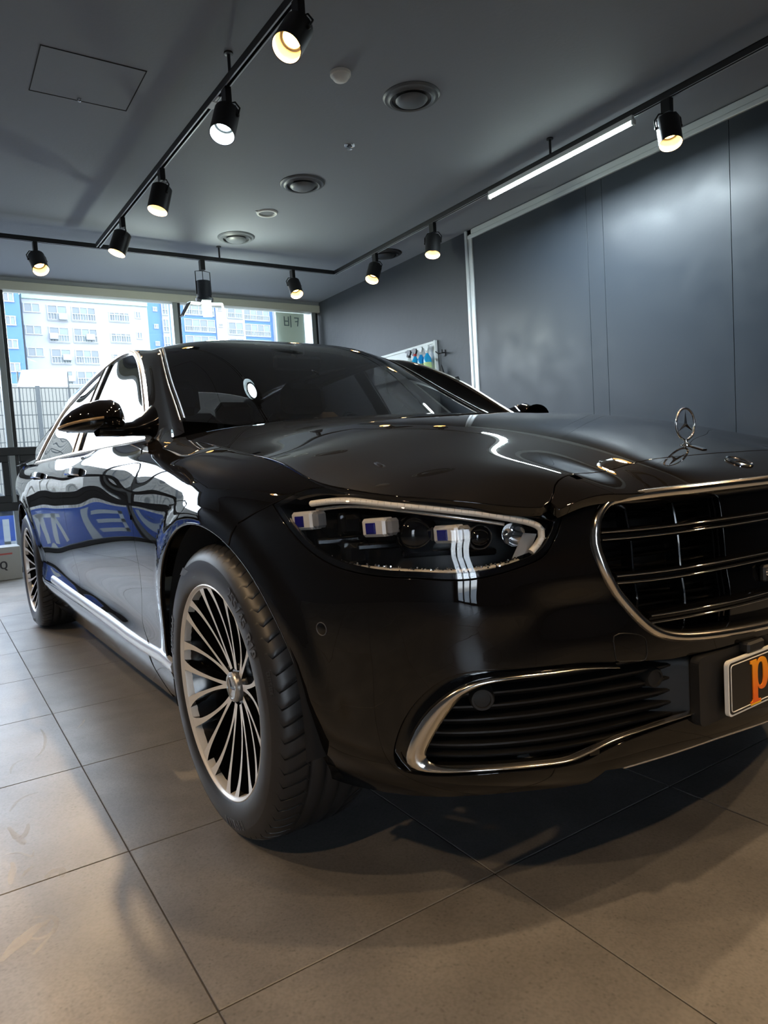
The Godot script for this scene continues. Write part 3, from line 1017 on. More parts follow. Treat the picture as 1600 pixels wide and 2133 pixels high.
# ------------------------------------------------------------------ ceiling fittings and things along the walls
func outlet(p: Vector3, lab: String, dark := false):
	var o := thing("air_outlet", lab, "ceiling vent", p, "round ceiling air outlets")
	var m := mat("outlet_dark", Color(0.12, 0.12, 0.13), 0.45) if dark else mat("outlet_grey", Color(0.34, 0.355, 0.37), 0.42)
	var r := MB.new()
	r.lathe(Transform3D.IDENTITY, PackedVector2Array([Vector2(0.112, -0.002), Vector2(0.112, -0.020), Vector2(0.122, -0.024), Vector2(0.132, -0.014), Vector2(0.138, -0.012), Vector2(0.150, -0.012), Vector2(0.160, -0.004), Vector2(0.161, 0.0)]), 56)
	part("rim", r, m, o)
	var t := MB.new()
	t.lathe(Transform3D.IDENTITY, PackedVector2Array([Vector2(0, -0.002), Vector2(0.113, -0.001)]), 40)
	part("throat", t, m, o)
	var d := MB.new()
	d.lathe(Transform3D.IDENTITY, PackedVector2Array([Vector2(0, -0.046), Vector2(0.03, -0.045), Vector2(0.06, -0.040), Vector2(0.082, -0.030), Vector2(0.090, -0.022), Vector2(0.086, -0.019), Vector2(0, -0.018)]), 48)
	part("disc", d, m, o)
	var s := MB.new()
	s.lathe(Transform3D.IDENTITY, PackedVector2Array([Vector2(0.012, -0.012), Vector2(0.012, 0.002)]), 12)
	part("stem", s, m, o)

func build_fixtures():
	for e in [[857, 201, "dark grey round air outlet between the detector dome and the LED batten"], [630, 382, "dark grey round air outlet between the sprinkler and the white ring"], [492, 494, "dark grey round air outlet above the cross track"]]:
		outlet(on_y(e[0], e[1], ROOM_H), e[2])
	outlet(on_y(803, 528, ROOM_H), "black round air outlet close to the right wall behind the track", true)
	var white := mat("fitting_white", Color(0.90, 0.90, 0.88), 0.5)
	var p := on_y(709, 152, ROOM_H)
	var o := thing("smoke_detector", "white domed smoke detector on the ceiling", "smoke detector", p)
	var b := MB.new()
	b.lathe(Transform3D.IDENTITY, PackedVector2Array([Vector2(0.048, -0.020), Vector2(0.054, -0.014), Vector2(0.055, 0.0)]), 32)
	part("base", b, white, o)
	b = MB.new()
	b.lathe(Transform3D.IDENTITY, PackedVector2Array([Vector2(0, -0.046), Vector2(0.02, -0.044), Vector2(0.036, -0.036), Vector2(0.045, -0.024), Vector2(0.047, -0.018)]), 32)
	part("dome", b, white, o)
	p = on_y(728, 303, ROOM_H)
	o = thing("sprinkler_head", "small steel sprinkler head on the ceiling", "sprinkler", p)
	b = MB.new()
	b.lathe(Transform3D.IDENTITY, PackedVector2Array([Vector2(0.018, -0.006), Vector2(0.034, -0.004), Vector2(0.036, 0.0)]), 24)
	part("escutcheon", b, mat("steel", Color.WHITE), o)
	b = MB.new()
	b.lathe(Transform3D.IDENTITY, PackedVector2Array([Vector2(0, -0.026), Vector2(0.016, -0.025), Vector2(0.016, -0.022), Vector2(0.006, -0.020), Vector2(0.010, 0.0)]), 18)
	part("deflector", b, mat("steel", Color.WHITE), o)
	p = on_y(556, 443, ROOM_H)
	o = thing("ceiling_ring", "white ring of an empty ceiling fitting between two air outlets", "ceiling fitting", p)
	b = MB.new()
	b.lathe(Transform3D.IDENTITY, PackedVector2Array([Vector2(0.062, 0.0), Vector2(0.066, -0.012), Vector2(0.078, -0.012), Vector2(0.083, -0.003), Vector2(0.083, 0.0)]), 40)
	part("ring", b, white, o)
	b = MB.new()
	b.lathe(Transform3D.IDENTITY, PackedVector2Array([Vector2(0, -0.002), Vector2(0.064, -0.001)]), 32)
	part("plate", b, mat("ring_grey", Color(0.38, 0.39, 0.41), 0.6), o)
	part("clip", bar(Vector3(-0.098, -0.006, -0.006), Vector3(-0.078, -0.001, 0.006), 0.001), white, o)

	# white board on the right wall with a ledge of bottles
	var s := thing("wall_shelf", "white wall board with a narrow bottle ledge behind the car", "shelf", Vector3(WALL_R, 0, 0))
	var wm := mat("shelf_white", Color(0.84, 0.86, 0.86), 0.5)
	part("back_board", bar(Vector3(-0.022, 1.15, -6.55), Vector3(-0.0005, 2.02, -5.42), 0.003), wm, s)
	part("end_strip", bar(Vector3(-0.032, 1.15, -5.44), Vector3(-0.0005, 2.025, -5.418), 0.002), wm, s)
	part("top_strip", bar(Vector3(-0.032, 1.995, -6.55), Vector3(-0.0225, 2.02, -5.445), 0.002), wm, s)
	part("ledge", bar(Vector3(-0.125, 1.705, -6.5), Vector3(-0.0225, 1.72, -5.445), 0.002), wm, s)
	part("retaining_bar", bar(Vector3(-0.125, 1.75, -6.5), Vector3(-0.119, 1.757, -5.445), 0.001), wm, s)
	for z in [-5.45, -5.97, -6.49]:
		part("bar_post", bar(Vector3(-0.125, 1.7205, z - 0.004), Vector3(-0.119, 1.75, z + 0.004), 0.001), wm, s)
	var base := Vector3(WALL_R - 0.07, 1.7205, 0)
	spray_bottle(base + Vector3(0, 0, -5.50), Color(0.12, 0.58, 0.80), Color(0.75, 0.78, 0.78), "pale blue spray bottle with grey trigger at the end of the white ledge")
	spray_bottle(base + Vector3(0, 0, -5.60), Color(0.10, 0.52, 0.78), Color(0.70, 0.72, 0.72), "blue spray bottle with grey trigger, second along the white ledge")
	spray_bottle(base + Vector3(0, 0, -5.70), Color(0.12, 0.60, 0.80), Color(0.05, 0.05, 0.06), "blue spray bottle with black trigger and red collar", true)
	spray_bottle(base + Vector3(0, 0, -5.80), Color(0.82, 0.85, 0.84), Color(0.05, 0.05, 0.06), "clear white spray bottle with black trigger on the ledge")
	# hook with a hanging tool
	var hk := on_x(922, 735, WALL_R - 0.03)
	var h := thing("wall_hook", "small black double hook on the wall beside the shelf", "hook", Vector3(WALL_R, hk.y, hk.z))
	var hm := mat("hook_black", Color(0.10, 0.10, 0.11), 0.5)
	part("plate", bar(Vector3(-0.012, -0.03, -0.014), Vector3(0, 0.03, 0.014), 0.003), hm, h)
	for e in [-1, 1]:
		var hb := MB.new()
		hb.tube(PackedVector3Array([Vector3(-0.01, 0.005, 0), Vector3(-0.06, -0.005, e * 0.03), Vector3(-0.075, 0.02, e * 0.05)]), 0.006, 8)
		part("prong", hb, hm, h)
	var g := thing("hanging_tool", "black tool with grey tip hanging by a cord from the hook", "tool", Vector3(WALL_R - 0.055, hk.y - 0.03, hk.z))
	var c := MB.new()
	c.tube(PackedVector3Array([Vector3(0, 0.03, 0), Vector3(0, -0.08, 0)]), 0.002, 6)
	part("cord", c, hm, g)
	c = MB.new()
	c.lathe(Transform3D.IDENTITY, PackedVector2Array([Vector2(0, -0.26), Vector2(0.016, -0.255), Vector2(0.018, -0.22), Vector2(0.03, -0.19), Vector2(0.026, -0.15), Vector2(0.012, -0.10), Vector2(0, -0.075)]), 16)
	part("body", c, hm, g)
	c = MB.new()
	c.lathe(Transform3D.IDENTITY, PackedVector2Array([Vector2(0, -0.29), Vector2(0.014, -0.288), Vector2(0.016, -0.255), Vector2(0, -0.25)]), 14)
	part("tip", c, mat("tool_grey", Color(0.55, 0.56, 0.56), 0.5), g)

	# carton by the glazed wall
	var bx := thing("cardboard_box", "white cardboard box on the floor by the lower panes", "box", Vector3(0.50, 0, -7.45))
	var cm := mat("carton_white", Color(0.62, 0.62, 0.61), 0.7)
	part("carton", bar(Vector3(-0.22, 0.0, -0.16), Vector3(0.17, 0.30, 0.16), 0.004), cm, bx)
	part("flap", bar(Vector3(-0.22, 0.300, -0.002), Vector3(0.17, 0.304, 0.16), 0.001), mat("carton_flap", Color(0.68, 0.68, 0.67), 0.7), bx)
	part("flap", bar(Vector3(-0.22, 0.300, -0.16), Vector3(0.17, 0.304, -0.006), 0.001), mat("carton_flap", Color.WHITE), bx)
	lettering("Q", 0.07, 0.002, mat("print_dark", Color(0.2, 0.2, 0.22), 0.7), bx, at(0.02, 0.14, 0.161), false)
	part("printed_line", bar(Vector3(-0.12, 0.235, 0.160), Vector3(0.10, 0.25, 0.1615), 0.0), mat("print_red", Color(0.70, 0.35, 0.33), 0.7), bx)

func lettering(txt: String, height: float, depth: float, m: Material, parent: Node, t: Transform3D, italic := false, serif := false) -> MeshInstance3D:
	var f := SystemFont.new()
	f.font_names = PackedStringArray(["Droid Serif"]) if serif else PackedStringArray(["Droid Sans"])
	f.font_weight = 700
	f.font_italic = italic
	var tm := TextMesh.new()
	tm.text = txt
	tm.font = f
	tm.font_size = 64
	tm.pixel_size = height / 46.0
	tm.depth = depth
	tm.curve_step = 2.0
	return part("lettering", tm, m, parent, t)

func spray_bottle(p: Vector3, liquid: Color, head: Color, lab: String, collar := false):
	var o := thing("spray_bottle", lab, "spray bottle", p, "spray bottles on the white shelf")
	var b := MB.new()
	b.lathe(Transform3D.IDENTITY, PackedVector2Array([Vector2(0, 0.0), Vector2(0.036, 0.0), Vector2(0.040, 0.006), Vector2(0.040, 0.12), Vector2(0.036, 0.145), Vector2(0.018, 0.175), Vector2(0.014, 0.185), Vector2(0.014, 0.20), Vector2(0, 0.20)]), 24)
	var lm := StandardMaterial3D.new()
	lm.albedo_color = liquid
	lm.roughness = 0.12
	part("bottle", b, lm, o)
	var hm := StandardMaterial3D.new()
	hm.albedo_color = head
	hm.roughness = 0.4
	b = MB.new()
	b.lathe(at(0, 0.19, 0), PackedVector2Array([Vector2(0.017, 0), Vector2(0.018, 0.022), Vector2(0.012, 0.026), Vector2(0, 0.026)]), 18)
	part("cap", b, mat("collar_red", Color(0.65, 0.12, 0.10), 0.4) if collar else hm, o)
	b = MB.new()
	b.extrude(PackedVector2Array([Vector2(-0.020, 0.0), Vector2(0.012, 0.0), Vector2(0.014, 0.025), Vector2(0.048, 0.032), Vector2(0.050, 0.048), Vector2(0.0, 0.056), Vector2(-0.030, 0.048), Vector2(-0.034, 0.03)]), Transform3D(Basis(Vector3.UP, PI / 2), Vector3(0, 0.214, 0)), 0.022)
	part("spray_head", b, hm, o)
	b = MB.new()
	b.extrude(PackedVector2Array([Vector2(0.020, 0.028), Vector2(0.030, 0.030), Vector2(0.040, -0.010), Vector2(0.033, -0.012)]), Transform3D(Basis(Vector3.UP, PI / 2), Vector3(0, 0.214, 0)), 0.012)
	part("trigger", b, hm, o)
	b = MB.new()
	b.lathe(Transform3D.IDENTITY, PackedVector2Array([Vector2(0.0405, 0.03), Vector2(0.0405, 0.10)]), 24)
	part("label_wrap", b, mat("label_pale", Color(0.70, 0.80, 0.55), 0.6), o)

# ------------------------------------------------------------------ smooth car surfaces
# thin-plate spline through scattered points
class TPS:
	var px := PackedFloat64Array()
	var py := PackedFloat64Array()
	var val := PackedFloat64Array()
	var w := PackedFloat64Array()
	var sy := 1.0
	var sx := 1.0

	func put(x: float, y: float, f: float):
		px.append(x * sx)
		py.append(y * sy)
		val.append(f)

	static func ker(r2: float) -> float:
		return r2 * sqrt(r2)

	func solve(lam := 0.0):
		var m := px.size()
		var N := m + 3
		var a := []
		for i in N:
			var row := PackedFloat64Array()
			row.resize(N + 1)
			a.append(row)
		for i in m:
			for j in m:
				var dx := px[i] - px[j]
				var dy := py[i] - py[j]
				a[i][j] = TPS.ker(dx * dx + dy * dy)
			a[i][i] += lam
			a[i][m] = 1.0
			a[i][m + 1] = px[i]
			a[i][m + 2] = py[i]
			a[m][i] = 1.0
			a[m + 1][i] = px[i]
			a[m + 2][i] = py[i]
			a[i][N] = val[i]
		for c in N:
			var best := c
			for r in range(c + 1, N):
				if absf(a[r][c]) > absf(a[best][c]):
					best = r
			var tmp: PackedFloat64Array = a[c]
			a[c] = a[best]
			a[best] = tmp
			var pc: PackedFloat64Array = a[c]
			var inv := 1.0 / pc[c]
			for r in range(c + 1, N):
				var pr: PackedFloat64Array = a[r]
				var f := pr[c] * inv
				if f != 0.0:
					for k in range(c, N + 1):
						pr[k] -= f * pc[k]
					a[r] = pr
		w.resize(N)
		for c in range(N - 1, -1, -1):
			var s: float = a[c][N]
			for k in range(c + 1, N):
				s -= a[c][k] * w[k]
			w[c] = s / a[c][c]

	func at(x0: float, y0: float) -> float:
		var x := x0 * sx
		var y := y0 * sy
		var m := px.size()
		var s := w[m] + w[m + 1] * x + w[m + 2] * y
		for i in m:
			var dx := x - px[i]
			var dy := y - py[i]
			var r2 := dx * dx + dy * dy + 1e-12
			s += w[i] * r2 * sqrt(r2)
		return s

# regular grid of surface points with normals; (u, v) in metres
class Grid:
	var u0: float
	var v0: float
	var du: float
	var dv: float
	var nu: int
	var nv: int
	var P := PackedVector3Array()
	var N := PackedVector3Array()

	func fill(a0: float, a1: float, b0: float, b1: float, step_u: float, step_v: float, f: Callable, out: Callable):
		u0 = a0
		v0 = b0
		nu = int(ceil((a1 - a0) / step_u)) + 1
		nv = int(ceil((b1 - b0) / step_v)) + 1
		du = (a1 - a0) / (nu - 1)
		dv = (b1 - b0) / (nv - 1)
		P.resize(nu * nv)
		N.resize(nu * nv)
		for i in nu:
			for j in nv:
				P[i * nv + j] = f.call(u0 + du * i, v0 + dv * j)
		for i in nu:
			for j in nv:
				var a := P[mini(i + 1, nu - 1) * nv + j] - P[maxi(i - 1, 0) * nv + j]
				var b := P[i * nv + mini(j + 1, nv - 1)] - P[i * nv + maxi(j - 1, 0)]
				N[i * nv + j] = a.cross(b).normalized()
		var mid := (nu / 2) * nv + nv / 2
		if N[mid].dot(out.call(P[mid])) < 0.0:
			for k in N.size():
				N[k] = -N[k]

	func pos(u: float, v: float) -> Vector3:
		return _mix(P, u, v)

	func nrm(u: float, v: float) -> Vector3:
		return _mix(N, u, v).normalized()

	func _mix(A: PackedVector3Array, u: float, v: float) -> Vector3:
		var x := clampf((u - u0) / du, 0.0, nu - 1.0001)
		var y := clampf((v - v0) / dv, 0.0, nv - 1.0001)
		var i := int(x)
		var j := int(y)
		x -= i
		y -= j
		var k := i * nv + j
		return A[k] * (1 - x) * (1 - y) + A[k + nv] * x * (1 - y) + A[k + 1] * (1 - x) * y + A[k + nv + 1] * x * y

	# where the ray from eye along d meets the surface: nearest front-facing spot
	func hit(eye: Vector3, d: Vector3) -> Vector2:
		var best := -1.0
		var bu := u0
		var bv := v0
		var dn := d.normalized()
		for i in range(0, nu, 3):
			for j in range(0, nv, 3):
				var k := i * nv + j
				var q := P[k] - eye
				if N[k].dot(q) > 0.0:
					continue
				var c := q.dot(dn) / q.length()
				if c > best:
					best = c
					bu = u0 + du * i
					bv = v0 + dv * j
		for it in 12:
			var p := pos(bu, bv) - eye
			var e := p - dn * p.dot(dn)
			var h := 0.004
			var tu := (pos(bu + h, bv) - pos(bu - h, bv)) / (2 * h)
			var tv := (pos(bu, bv + h) - pos(bu, bv - h)) / (2 * h)
			tu -= dn * tu.dot(dn)
			tv -= dn * tv.dot(dn)
			var aa := tu.dot(tu)
			var ab := tu.dot(tv)
			var bb := tv.dot(tv)
			var ra := -tu.dot(e)
			var rb := -tv.dot(e)
			var det := aa * bb - ab * ab
			if absf(det) < 1e-9:
				break
			bu = clampf(bu + clampf((ra * bb - rb * ab) / det, -0.1, 0.1), u0, u0 + du * (nu - 1))
			bv = clampf(bv + clampf((rb * aa - ra * ab) / det, -0.1, 0.1), v0, v0 + dv * (nv - 1))
		return Vector2(bu, bv)

static func ncs(t: PackedFloat64Array, y: PackedFloat64Array) -> PackedFloat64Array:
	# second derivatives of the natural cubic spline
	var n := t.size()
	var m := PackedFloat64Array()
	m.resize(n)
	var c := PackedFloat64Array()
	c.resize(n)
	var d := PackedFloat64Array()
	d.resize(n)
	for i in range(1, n - 1):
		var h0 := t[i] - t[i - 1]
		var h1 := t[i + 1] - t[i]
		var b := 2.0 * (h0 + h1) - h0 * c[i - 1]
		c[i] = h1 / b
		d[i] = (6.0 * ((y[i + 1] - y[i]) / h1 - (y[i] - y[i - 1]) / h0) - h0 * d[i - 1]) / b
	for i in range(n - 2, 0, -1):
		m[i] = d[i] - c[i] * m[i + 1]
	return m

static func ncs_at(t: PackedFloat64Array, y: PackedFloat64Array, m: PackedFloat64Array, x: float) -> float:
	var i := 0
	while i < t.size() - 2 and x > t[i + 1]:
		i += 1
	var h := t[i + 1] - t[i]
	var a := (t[i + 1] - x) / h
	var b := (x - t[i]) / h
	return a * y[i] + b * y[i + 1] + ((a * a * a - a) * m[i] + (b * b * b - b) * m[i + 1]) * h * h / 6.0

# smooth curve through 3-D points, resampled to about the given step
static func curve(ctrl: Array, step := 0.02, closed := false) -> PackedVector3Array:
	var c := ctrl.duplicate()
	var wrap := 0
	if closed:
		wrap = 3
		c = ctrl.slice(ctrl.size() - 3) + ctrl + ctrl.slice(0, 4)
	var t := PackedFloat64Array([0.0])
	var ax := [PackedFloat64Array(), PackedFloat64Array(), PackedFloat64Array()]
	for k in c.size():
		if k > 0:
			t.append(t[k - 1] + maxf(pow((c[k] - c[k - 1]).length(), 0.75), 1e-4))
		for e in 3:
			ax[e].append(c[k][e])
	var m := [ncs(t, ax[0]), ncs(t, ax[1]), ncs(t, ax[2])]
	var out := PackedVector3Array()
	var k0 := wrap
	var k1 := c.size() - 1 if not closed else wrap + ctrl.size()
	for k in range(k0, k1):
		var nseg: int = maxi(1, int(round((c[k + 1] - c[k]).length() / step)))
		for s in nseg:
			var x: float = t[k] + (t[k + 1] - t[k]) * s / nseg
			out.append(Vector3(ncs_at(t, ax[0], m[0], x), ncs_at(t, ax[1], m[1], x), ncs_at(t, ax[2], m[2], x)))
	if not closed:
		out.append(c[c.size() - 1])
	return out

static func curve2(ctrl: Array, step := 0.02, closed := false) -> PackedVector2Array:
	var c := []
	for p in ctrl:
		c.append(Vector3(p.x, p.y, 0))
	var o := PackedVector2Array()
	for p in curve(c, step, closed):
		o.append(Vector2(p.x, p.y))
	return o

# ---- the plan line of the body and its skin
var plan := PackedVector2Array()     # (x, z) every PLAN_DS along the right half, from the nose round to the tail
var plan_n := PackedVector2Array()
const PLAN_DS := 0.01
var skin := Grid.new()
var hood := Grid.new()
var roof := Grid.new()
var flank := Grid.new()
var car_eye: Vector3
var car_basis: Basis

func make_plan():
	var c := [Vector2(.25, .845), Vector2(0, .86), Vector2(-.25, .845), Vector2(-.45, .805), Vector2(-.65, .735), Vector2(-.80, .62), Vector2(-.893, .45), Vector2(-.933, .28), Vector2(-.950, .08), Vector2(-.956, -.3), Vector2(-.957, -1.0), Vector2(-.957, -1.8), Vector2(-.955, -2.6), Vector2(-.945, -3.2), Vector2(-.905, -3.8), Vector2(-.80, -4.13), Vector2(-.5, -4.29), Vector2(0, -4.33), Vector2(.5, -4.29)]
	var dense := curve2(c, 0.002)
	# cut at the two centre points
	var a := 0
	var b := 0
	for k in dense.size():
		if absf(dense[k].x) < absf(dense[a].x) and dense[k].y > 0.5:
			a = k
		if absf(dense[k].x) < 0.002 and dense[k].y < -4.0:
			b = k
	if dense[a].y < 0.5:
		a = 0
	var acc := 0.0
	plan.append(dense[a])
	for k in range(a + 1, b + 1):
		var seg := dense[k].distance_to(dense[k - 1])
		while acc + seg >= PLAN_DS * plan.size():
			var f := (PLAN_DS * plan.size() - acc) / seg
			plan.append(dense[k - 1].lerp(dense[k], f))
		acc += seg
	for k in plan.size():
		var d := (plan[mini(k + 2, plan.size() - 1)] - plan[maxi(k - 2, 0)]).normalized()
		plan_n.append(Vector2(d.y, -d.x))
	plan_n[0] = Vector2(0, 1)
	# travel is from the nose to -x; outward must point away from the car
	if plan_n[plan.size() / 2].x > 0.0:
		for k in plan_n.size():
			plan_n[k] = -plan_n[k]
		plan_n[0] = Vector2(0, 1)

func s_front(x: float) -> float:
	for k in plan.size():
		if plan[k].x <= x:
			return (k - (x - plan[k].x) / (plan[k - 1].x - plan[k].x) if k > 0 else 0.0) * PLAN_DS
	return 0.0

func s_side(z: float) -> float:
	for k in plan.size():
		if plan[k].y <= z:
			return (k - (z - plan[k].y) / (plan[k - 1].y - plan[k].y) if k > 0 else 0.0) * PLAN_DS
	return (plan.size() - 1) * PLAN_DS

func make_surfaces():
	car_basis = Basis(Vector3.UP, CAR_YAW)
	car_eye = car_basis.inverse() * (CAM_POS - CAR_POS)
	make_plan()
	var t := TPS.new()
	t.sy = 1.6
	t.sx = 0.38
	var door := [[.16, -.085], [.25, -.040], [.33, -.016], [.40, -.030], [.50, -.024], [.62, -.008], [.74, .002], [.86, .003], [.93, -.012], [.985, -.062], [1.02, -.10]]
	var secs := [
		["z", -4.1, [[.25, -.10], [.5, -.02], [.75, 0], [.95, -.03], [1.05, -.10]]],
		["z", -3.6, [[.2, -.09], [.4, -.03], [.6, 0], [.78, .006], [.92, -.004], [1.0, -.06], [1.05, -.11]]],
		["z", -3.1, [[.22, -.05], [.4, -.01], [.6, .006], [.76, .012], [.88, .004], [.96, -.03], [1.01, -.085]]],
		["z", -2.6, door], ["z", -2.0, door], ["z", -1.4, door], ["z", -0.9, door],
		["z", -.55, [[.16, -.085], [.25, -.040], [.33, -.016], [.42, -.024], [.55, -.010], [.70, .003], [.82, .003], [.90, -.018], [.95, -.065], [.978, -.14]]],
		["z", -.25, [[.16, -.08], [.25, -.04], [.34, -.016], [.5, -.006], [.65, .005], [.78, .006], [.86, -.006], [.91, -.042], [.949, -.13]]],
		["z", .05, [[.2, -.06], [.34, -.014], [.5, 0], [.65, .010], [.78, .010], [.83, -.002], [.875, -.04], [.91, -.103]]],
		["z", .28, [[.2, -.08], [.27, -.045], [.36, -.012], [.5, 0], [.65, .006], [.75, .002], [.81, -.014], [.85, -.040], [.877, -.075]]],
		["x", -.895, [[.21, -.10], [.26, -.05], [.32, -.014], [.45, .002], [.6, .008], [.69, .004], [.76, -.003], [.80, -.014], [.835, -.036]]],
		["x", -.80, [[.21, -.10], [.255, -.05], [.30, -.010], [.4, .002], [.5, .008], [.6, .012], [.68, .008], [.74, .002], [.785, -.008], [.815, -.024]]],
		["x", -.65, [[.21, -.10], [.255, -.045], [.30, -.008], [.4, -.002], [.5, .003], [.6, .004], [.68, .0], [.74, -.008], [.785, -.024]]],
		["x", -.56, [[.21, -.09], [.27, -.02], [.4, -.004], [.5, -.002], [.6, -.014], [.7, -.016], [.76, -.022], [.795, -.036]]],
		["x", -.45, [[.21, -.08], [.26, -.03], [.30, -.006], [.4, -.002], [.5, .004], [.6, .004], [.7, -.004], [.78, -.022], [.815, -.045]]],
		["x", -.2, [[.21, -.07], [.26, -.02], [.30, 0], [.4, .0], [.5, .004], [.62, .004], [.72, -.004], [.79, -.022], [.82, -.045]]],
		["x", -.001, [[.21, -.07], [.26, -.02], [.30, 0], [.4, .0], [.5, .004], [.62, .004], [.72, -.004], [.79, -.022], [.82, -.045]]],
	]
	for s in secs:
		var u: float = s_side(s[1]) if s[0] == "z" else s_front(s[1])
		for e in s[2]:
			t.put(u, e[0], e[1])
			if s[0] == "x" and s[1] > -.5 and s[1] < -.1:
				t.put(-u, e[0], e[1])
	t.solve(3e-6)
	var smax := (plan.size() - 1) * PLAN_DS
	skin.fill(-1.5, smax, 0.16, 1.05, 0.02, 0.014, func(u: float, v: float) -> Vector3:
		var k := clampf(absf(u) / PLAN_DS, 0.0, plan.size() - 1.001)
		var i := int(k)
		var p := plan[i].lerp(plan[i + 1], k - i)
		var nn := plan_n[i].lerp(plan_n[i + 1], k - i).normalized()
		var d := t.at(absf(u), v)
		# the wings swell into a flat lip round the wheel openings
		for z0 in [0.0, -3.106]:
			var rho := Vector2(p.y - z0, v - 0.352).length()
			var f := clampf((0.475 - rho) / 0.05, 0.0, 1.0)
			d += 0.011 * f * f * (3.0 - 2.0 * f) * clampf((v - 0.30) / 0.12, 0.0, 1.0)
		return Vector3((p.x + nn.x * d) * (-1.0 if u < 0.0 else 1.0), v, p.y + nn.y * d), func(p): return Vector3(p.x, 0, p.z + 1.7))

	var h := TPS.new()
	var hp := [[-.80, -.62, .984], [-.827, -.24, .948], [-.848, .06, .910], [-.865, .29, .876], [-.866, .41, .843], [-.86, .473, .830], [-.80, .60, .809], [-.71, .69, .792], [-.62, .755, .775],
		[-.56, .73, .812], [-.40, .70, .828], [-.30, .704, .838], [-.13, .70, .845], [0, .70, .846], [0, .634, .868], [0, .742, .829], [0, .835, .79], [-.25, .825, .79], [-.45, .79, .792], [-.3, .762, .818], [-.50, .775, .799],
		[0, .4, .938], [0, .1, .990], [0, -.3, 1.028], [0, -.6, 1.043], [0, -.85, 1.05], [-.4, .4, .926], [-.4, .1, .978], [-.4, -.3, 1.02], [-.4, -.65, 1.036], [-.4, -.9, 1.04],
		[-.62, .4, .893], [-.64, .1, .946], [-.66, -.3, .990], [-.66, -.65, 1.013], [-.7, .55, .846], [-.8, -.9, .995]]
	for e in hp:
		h.put(e[0], e[1], e[2])
		if e[0] != 0:
			h.put(-e[0], e[1], e[2])
	h.solve(1e-5)
	hood.fill(-.90, .90, -.95, .86, 0.018, 0.018, func(u: float, v: float) -> Vector3: return Vector3(u, h.at(u, v), v), func(_p): return Vector3.UP)

	var r := TPS.new()
	var rp := [[0, -.45, 1.01], [0, -.9, 1.255], [0, -1.35, 1.452], [0, -1.65, 1.490], [0, -2.1, 1.503], [0, -2.7, 1.487], [0, -3.2, 1.42], [0, -3.55, 1.30], [0, -3.95, 1.12],
		[-.4, -.53, 1.02], [-.4, -1.0, 1.272], [-.4, -1.38, 1.438], [-.4, -1.7, 1.474], [-.4, -2.1, 1.485], [-.4, -2.7, 1.467], [-.4, -3.2, 1.40], [-.4, -3.95, 1.10],
		[-.72, -.79, 1.05], [-.655, -1.09, 1.22], [-.57, -1.464, 1.416], [-.56, -1.75, 1.442], [-.56, -2.1, 1.452], [-.55, -2.7, 1.435], [-.53, -3.2, 1.37], [-.55, -3.95, 1.07]]
	for e in rp:
		r.put(e[0], e[1], e[2])
		if e[0] != 0:
			r.put(-e[0], e[1], e[2])
	r.solve(1e-5)
	roof.fill(-.80, .80, -4.0, -.40, 0.025, 0.025, func(u: float, v: float) -> Vector3: return Vector3(u, r.at(u, v), v), func(_p): return Vector3.UP)

	var f := TPS.new()
	for e in [[-.3, .985, -.862], [-.66, .985, -.876], [-1.5, .985, -.888], [-2.5, .985, -.884], [-3.3, .985, -.855], [-.85, 1.1, -.824], [-1.7, 1.1, -.842], [-2.7, 1.1, -.832], [-1.0, 1.22, -.775], [-1.7, 1.22, -.788], [-2.7, 1.22, -.775], [-3.2, 1.2, -.745], [-1.25, 1.34, -.718], [-1.8, 1.34, -.726], [-2.6, 1.34, -.706], [-3.2, 1.32, -.655], [-1.5, 1.41, -.686], [-2.1, 1.41, -.680], [-2.6, 1.41, -.66]]:
		f.put(e[0], e[1], e[2])
	f.solve(1e-5)
	flank.fill(-3.9, -.35, .95, 1.47, 0.03, 0.02, func(u: float, v: float) -> Vector3: return Vector3(f.at(u, v), v, u), func(_p): return Vector3.LEFT)

# ray of a pixel in the car's own axes
func cray(px: float, py: float) -> Vector3:
	return car_basis.inverse() * ray(px, py)

# pixels of an outline to (u, v) on a surface
func on(g: Grid, pix: Array) -> Array:
	var o := []
	for p in pix:
		o.append(g.hit(car_eye, cray(p[0], p[1])))
	return o

func to_pix(p: Vector3) -> Vector2:
	var w := car_basis * p + CAR_POS - CAM_POS
	var c := Basis.from_euler(CAM_ROT, EULER_ORDER_YXZ).inverse() * w
	return Vector2(800 + FOCAL * c.x / -c.z, 1066.5 - FOCAL * c.y / -c.z)

# sheet-metal panel cut from a surface: outline in (u, v), holes, folded edges
func fine(poly: PackedVector2Array, step := 0.03) -> PackedVector2Array:
	var o := PackedVector2Array()
	for k in poly.size():
		var a := poly[k]
		var c := poly[(k + 1) % poly.size()]
		var m := maxi(1, int(ceil(a.distance_to(c) / step)))
		for s in m:
			o.append(a.lerp(c, float(s) / m))
	return o

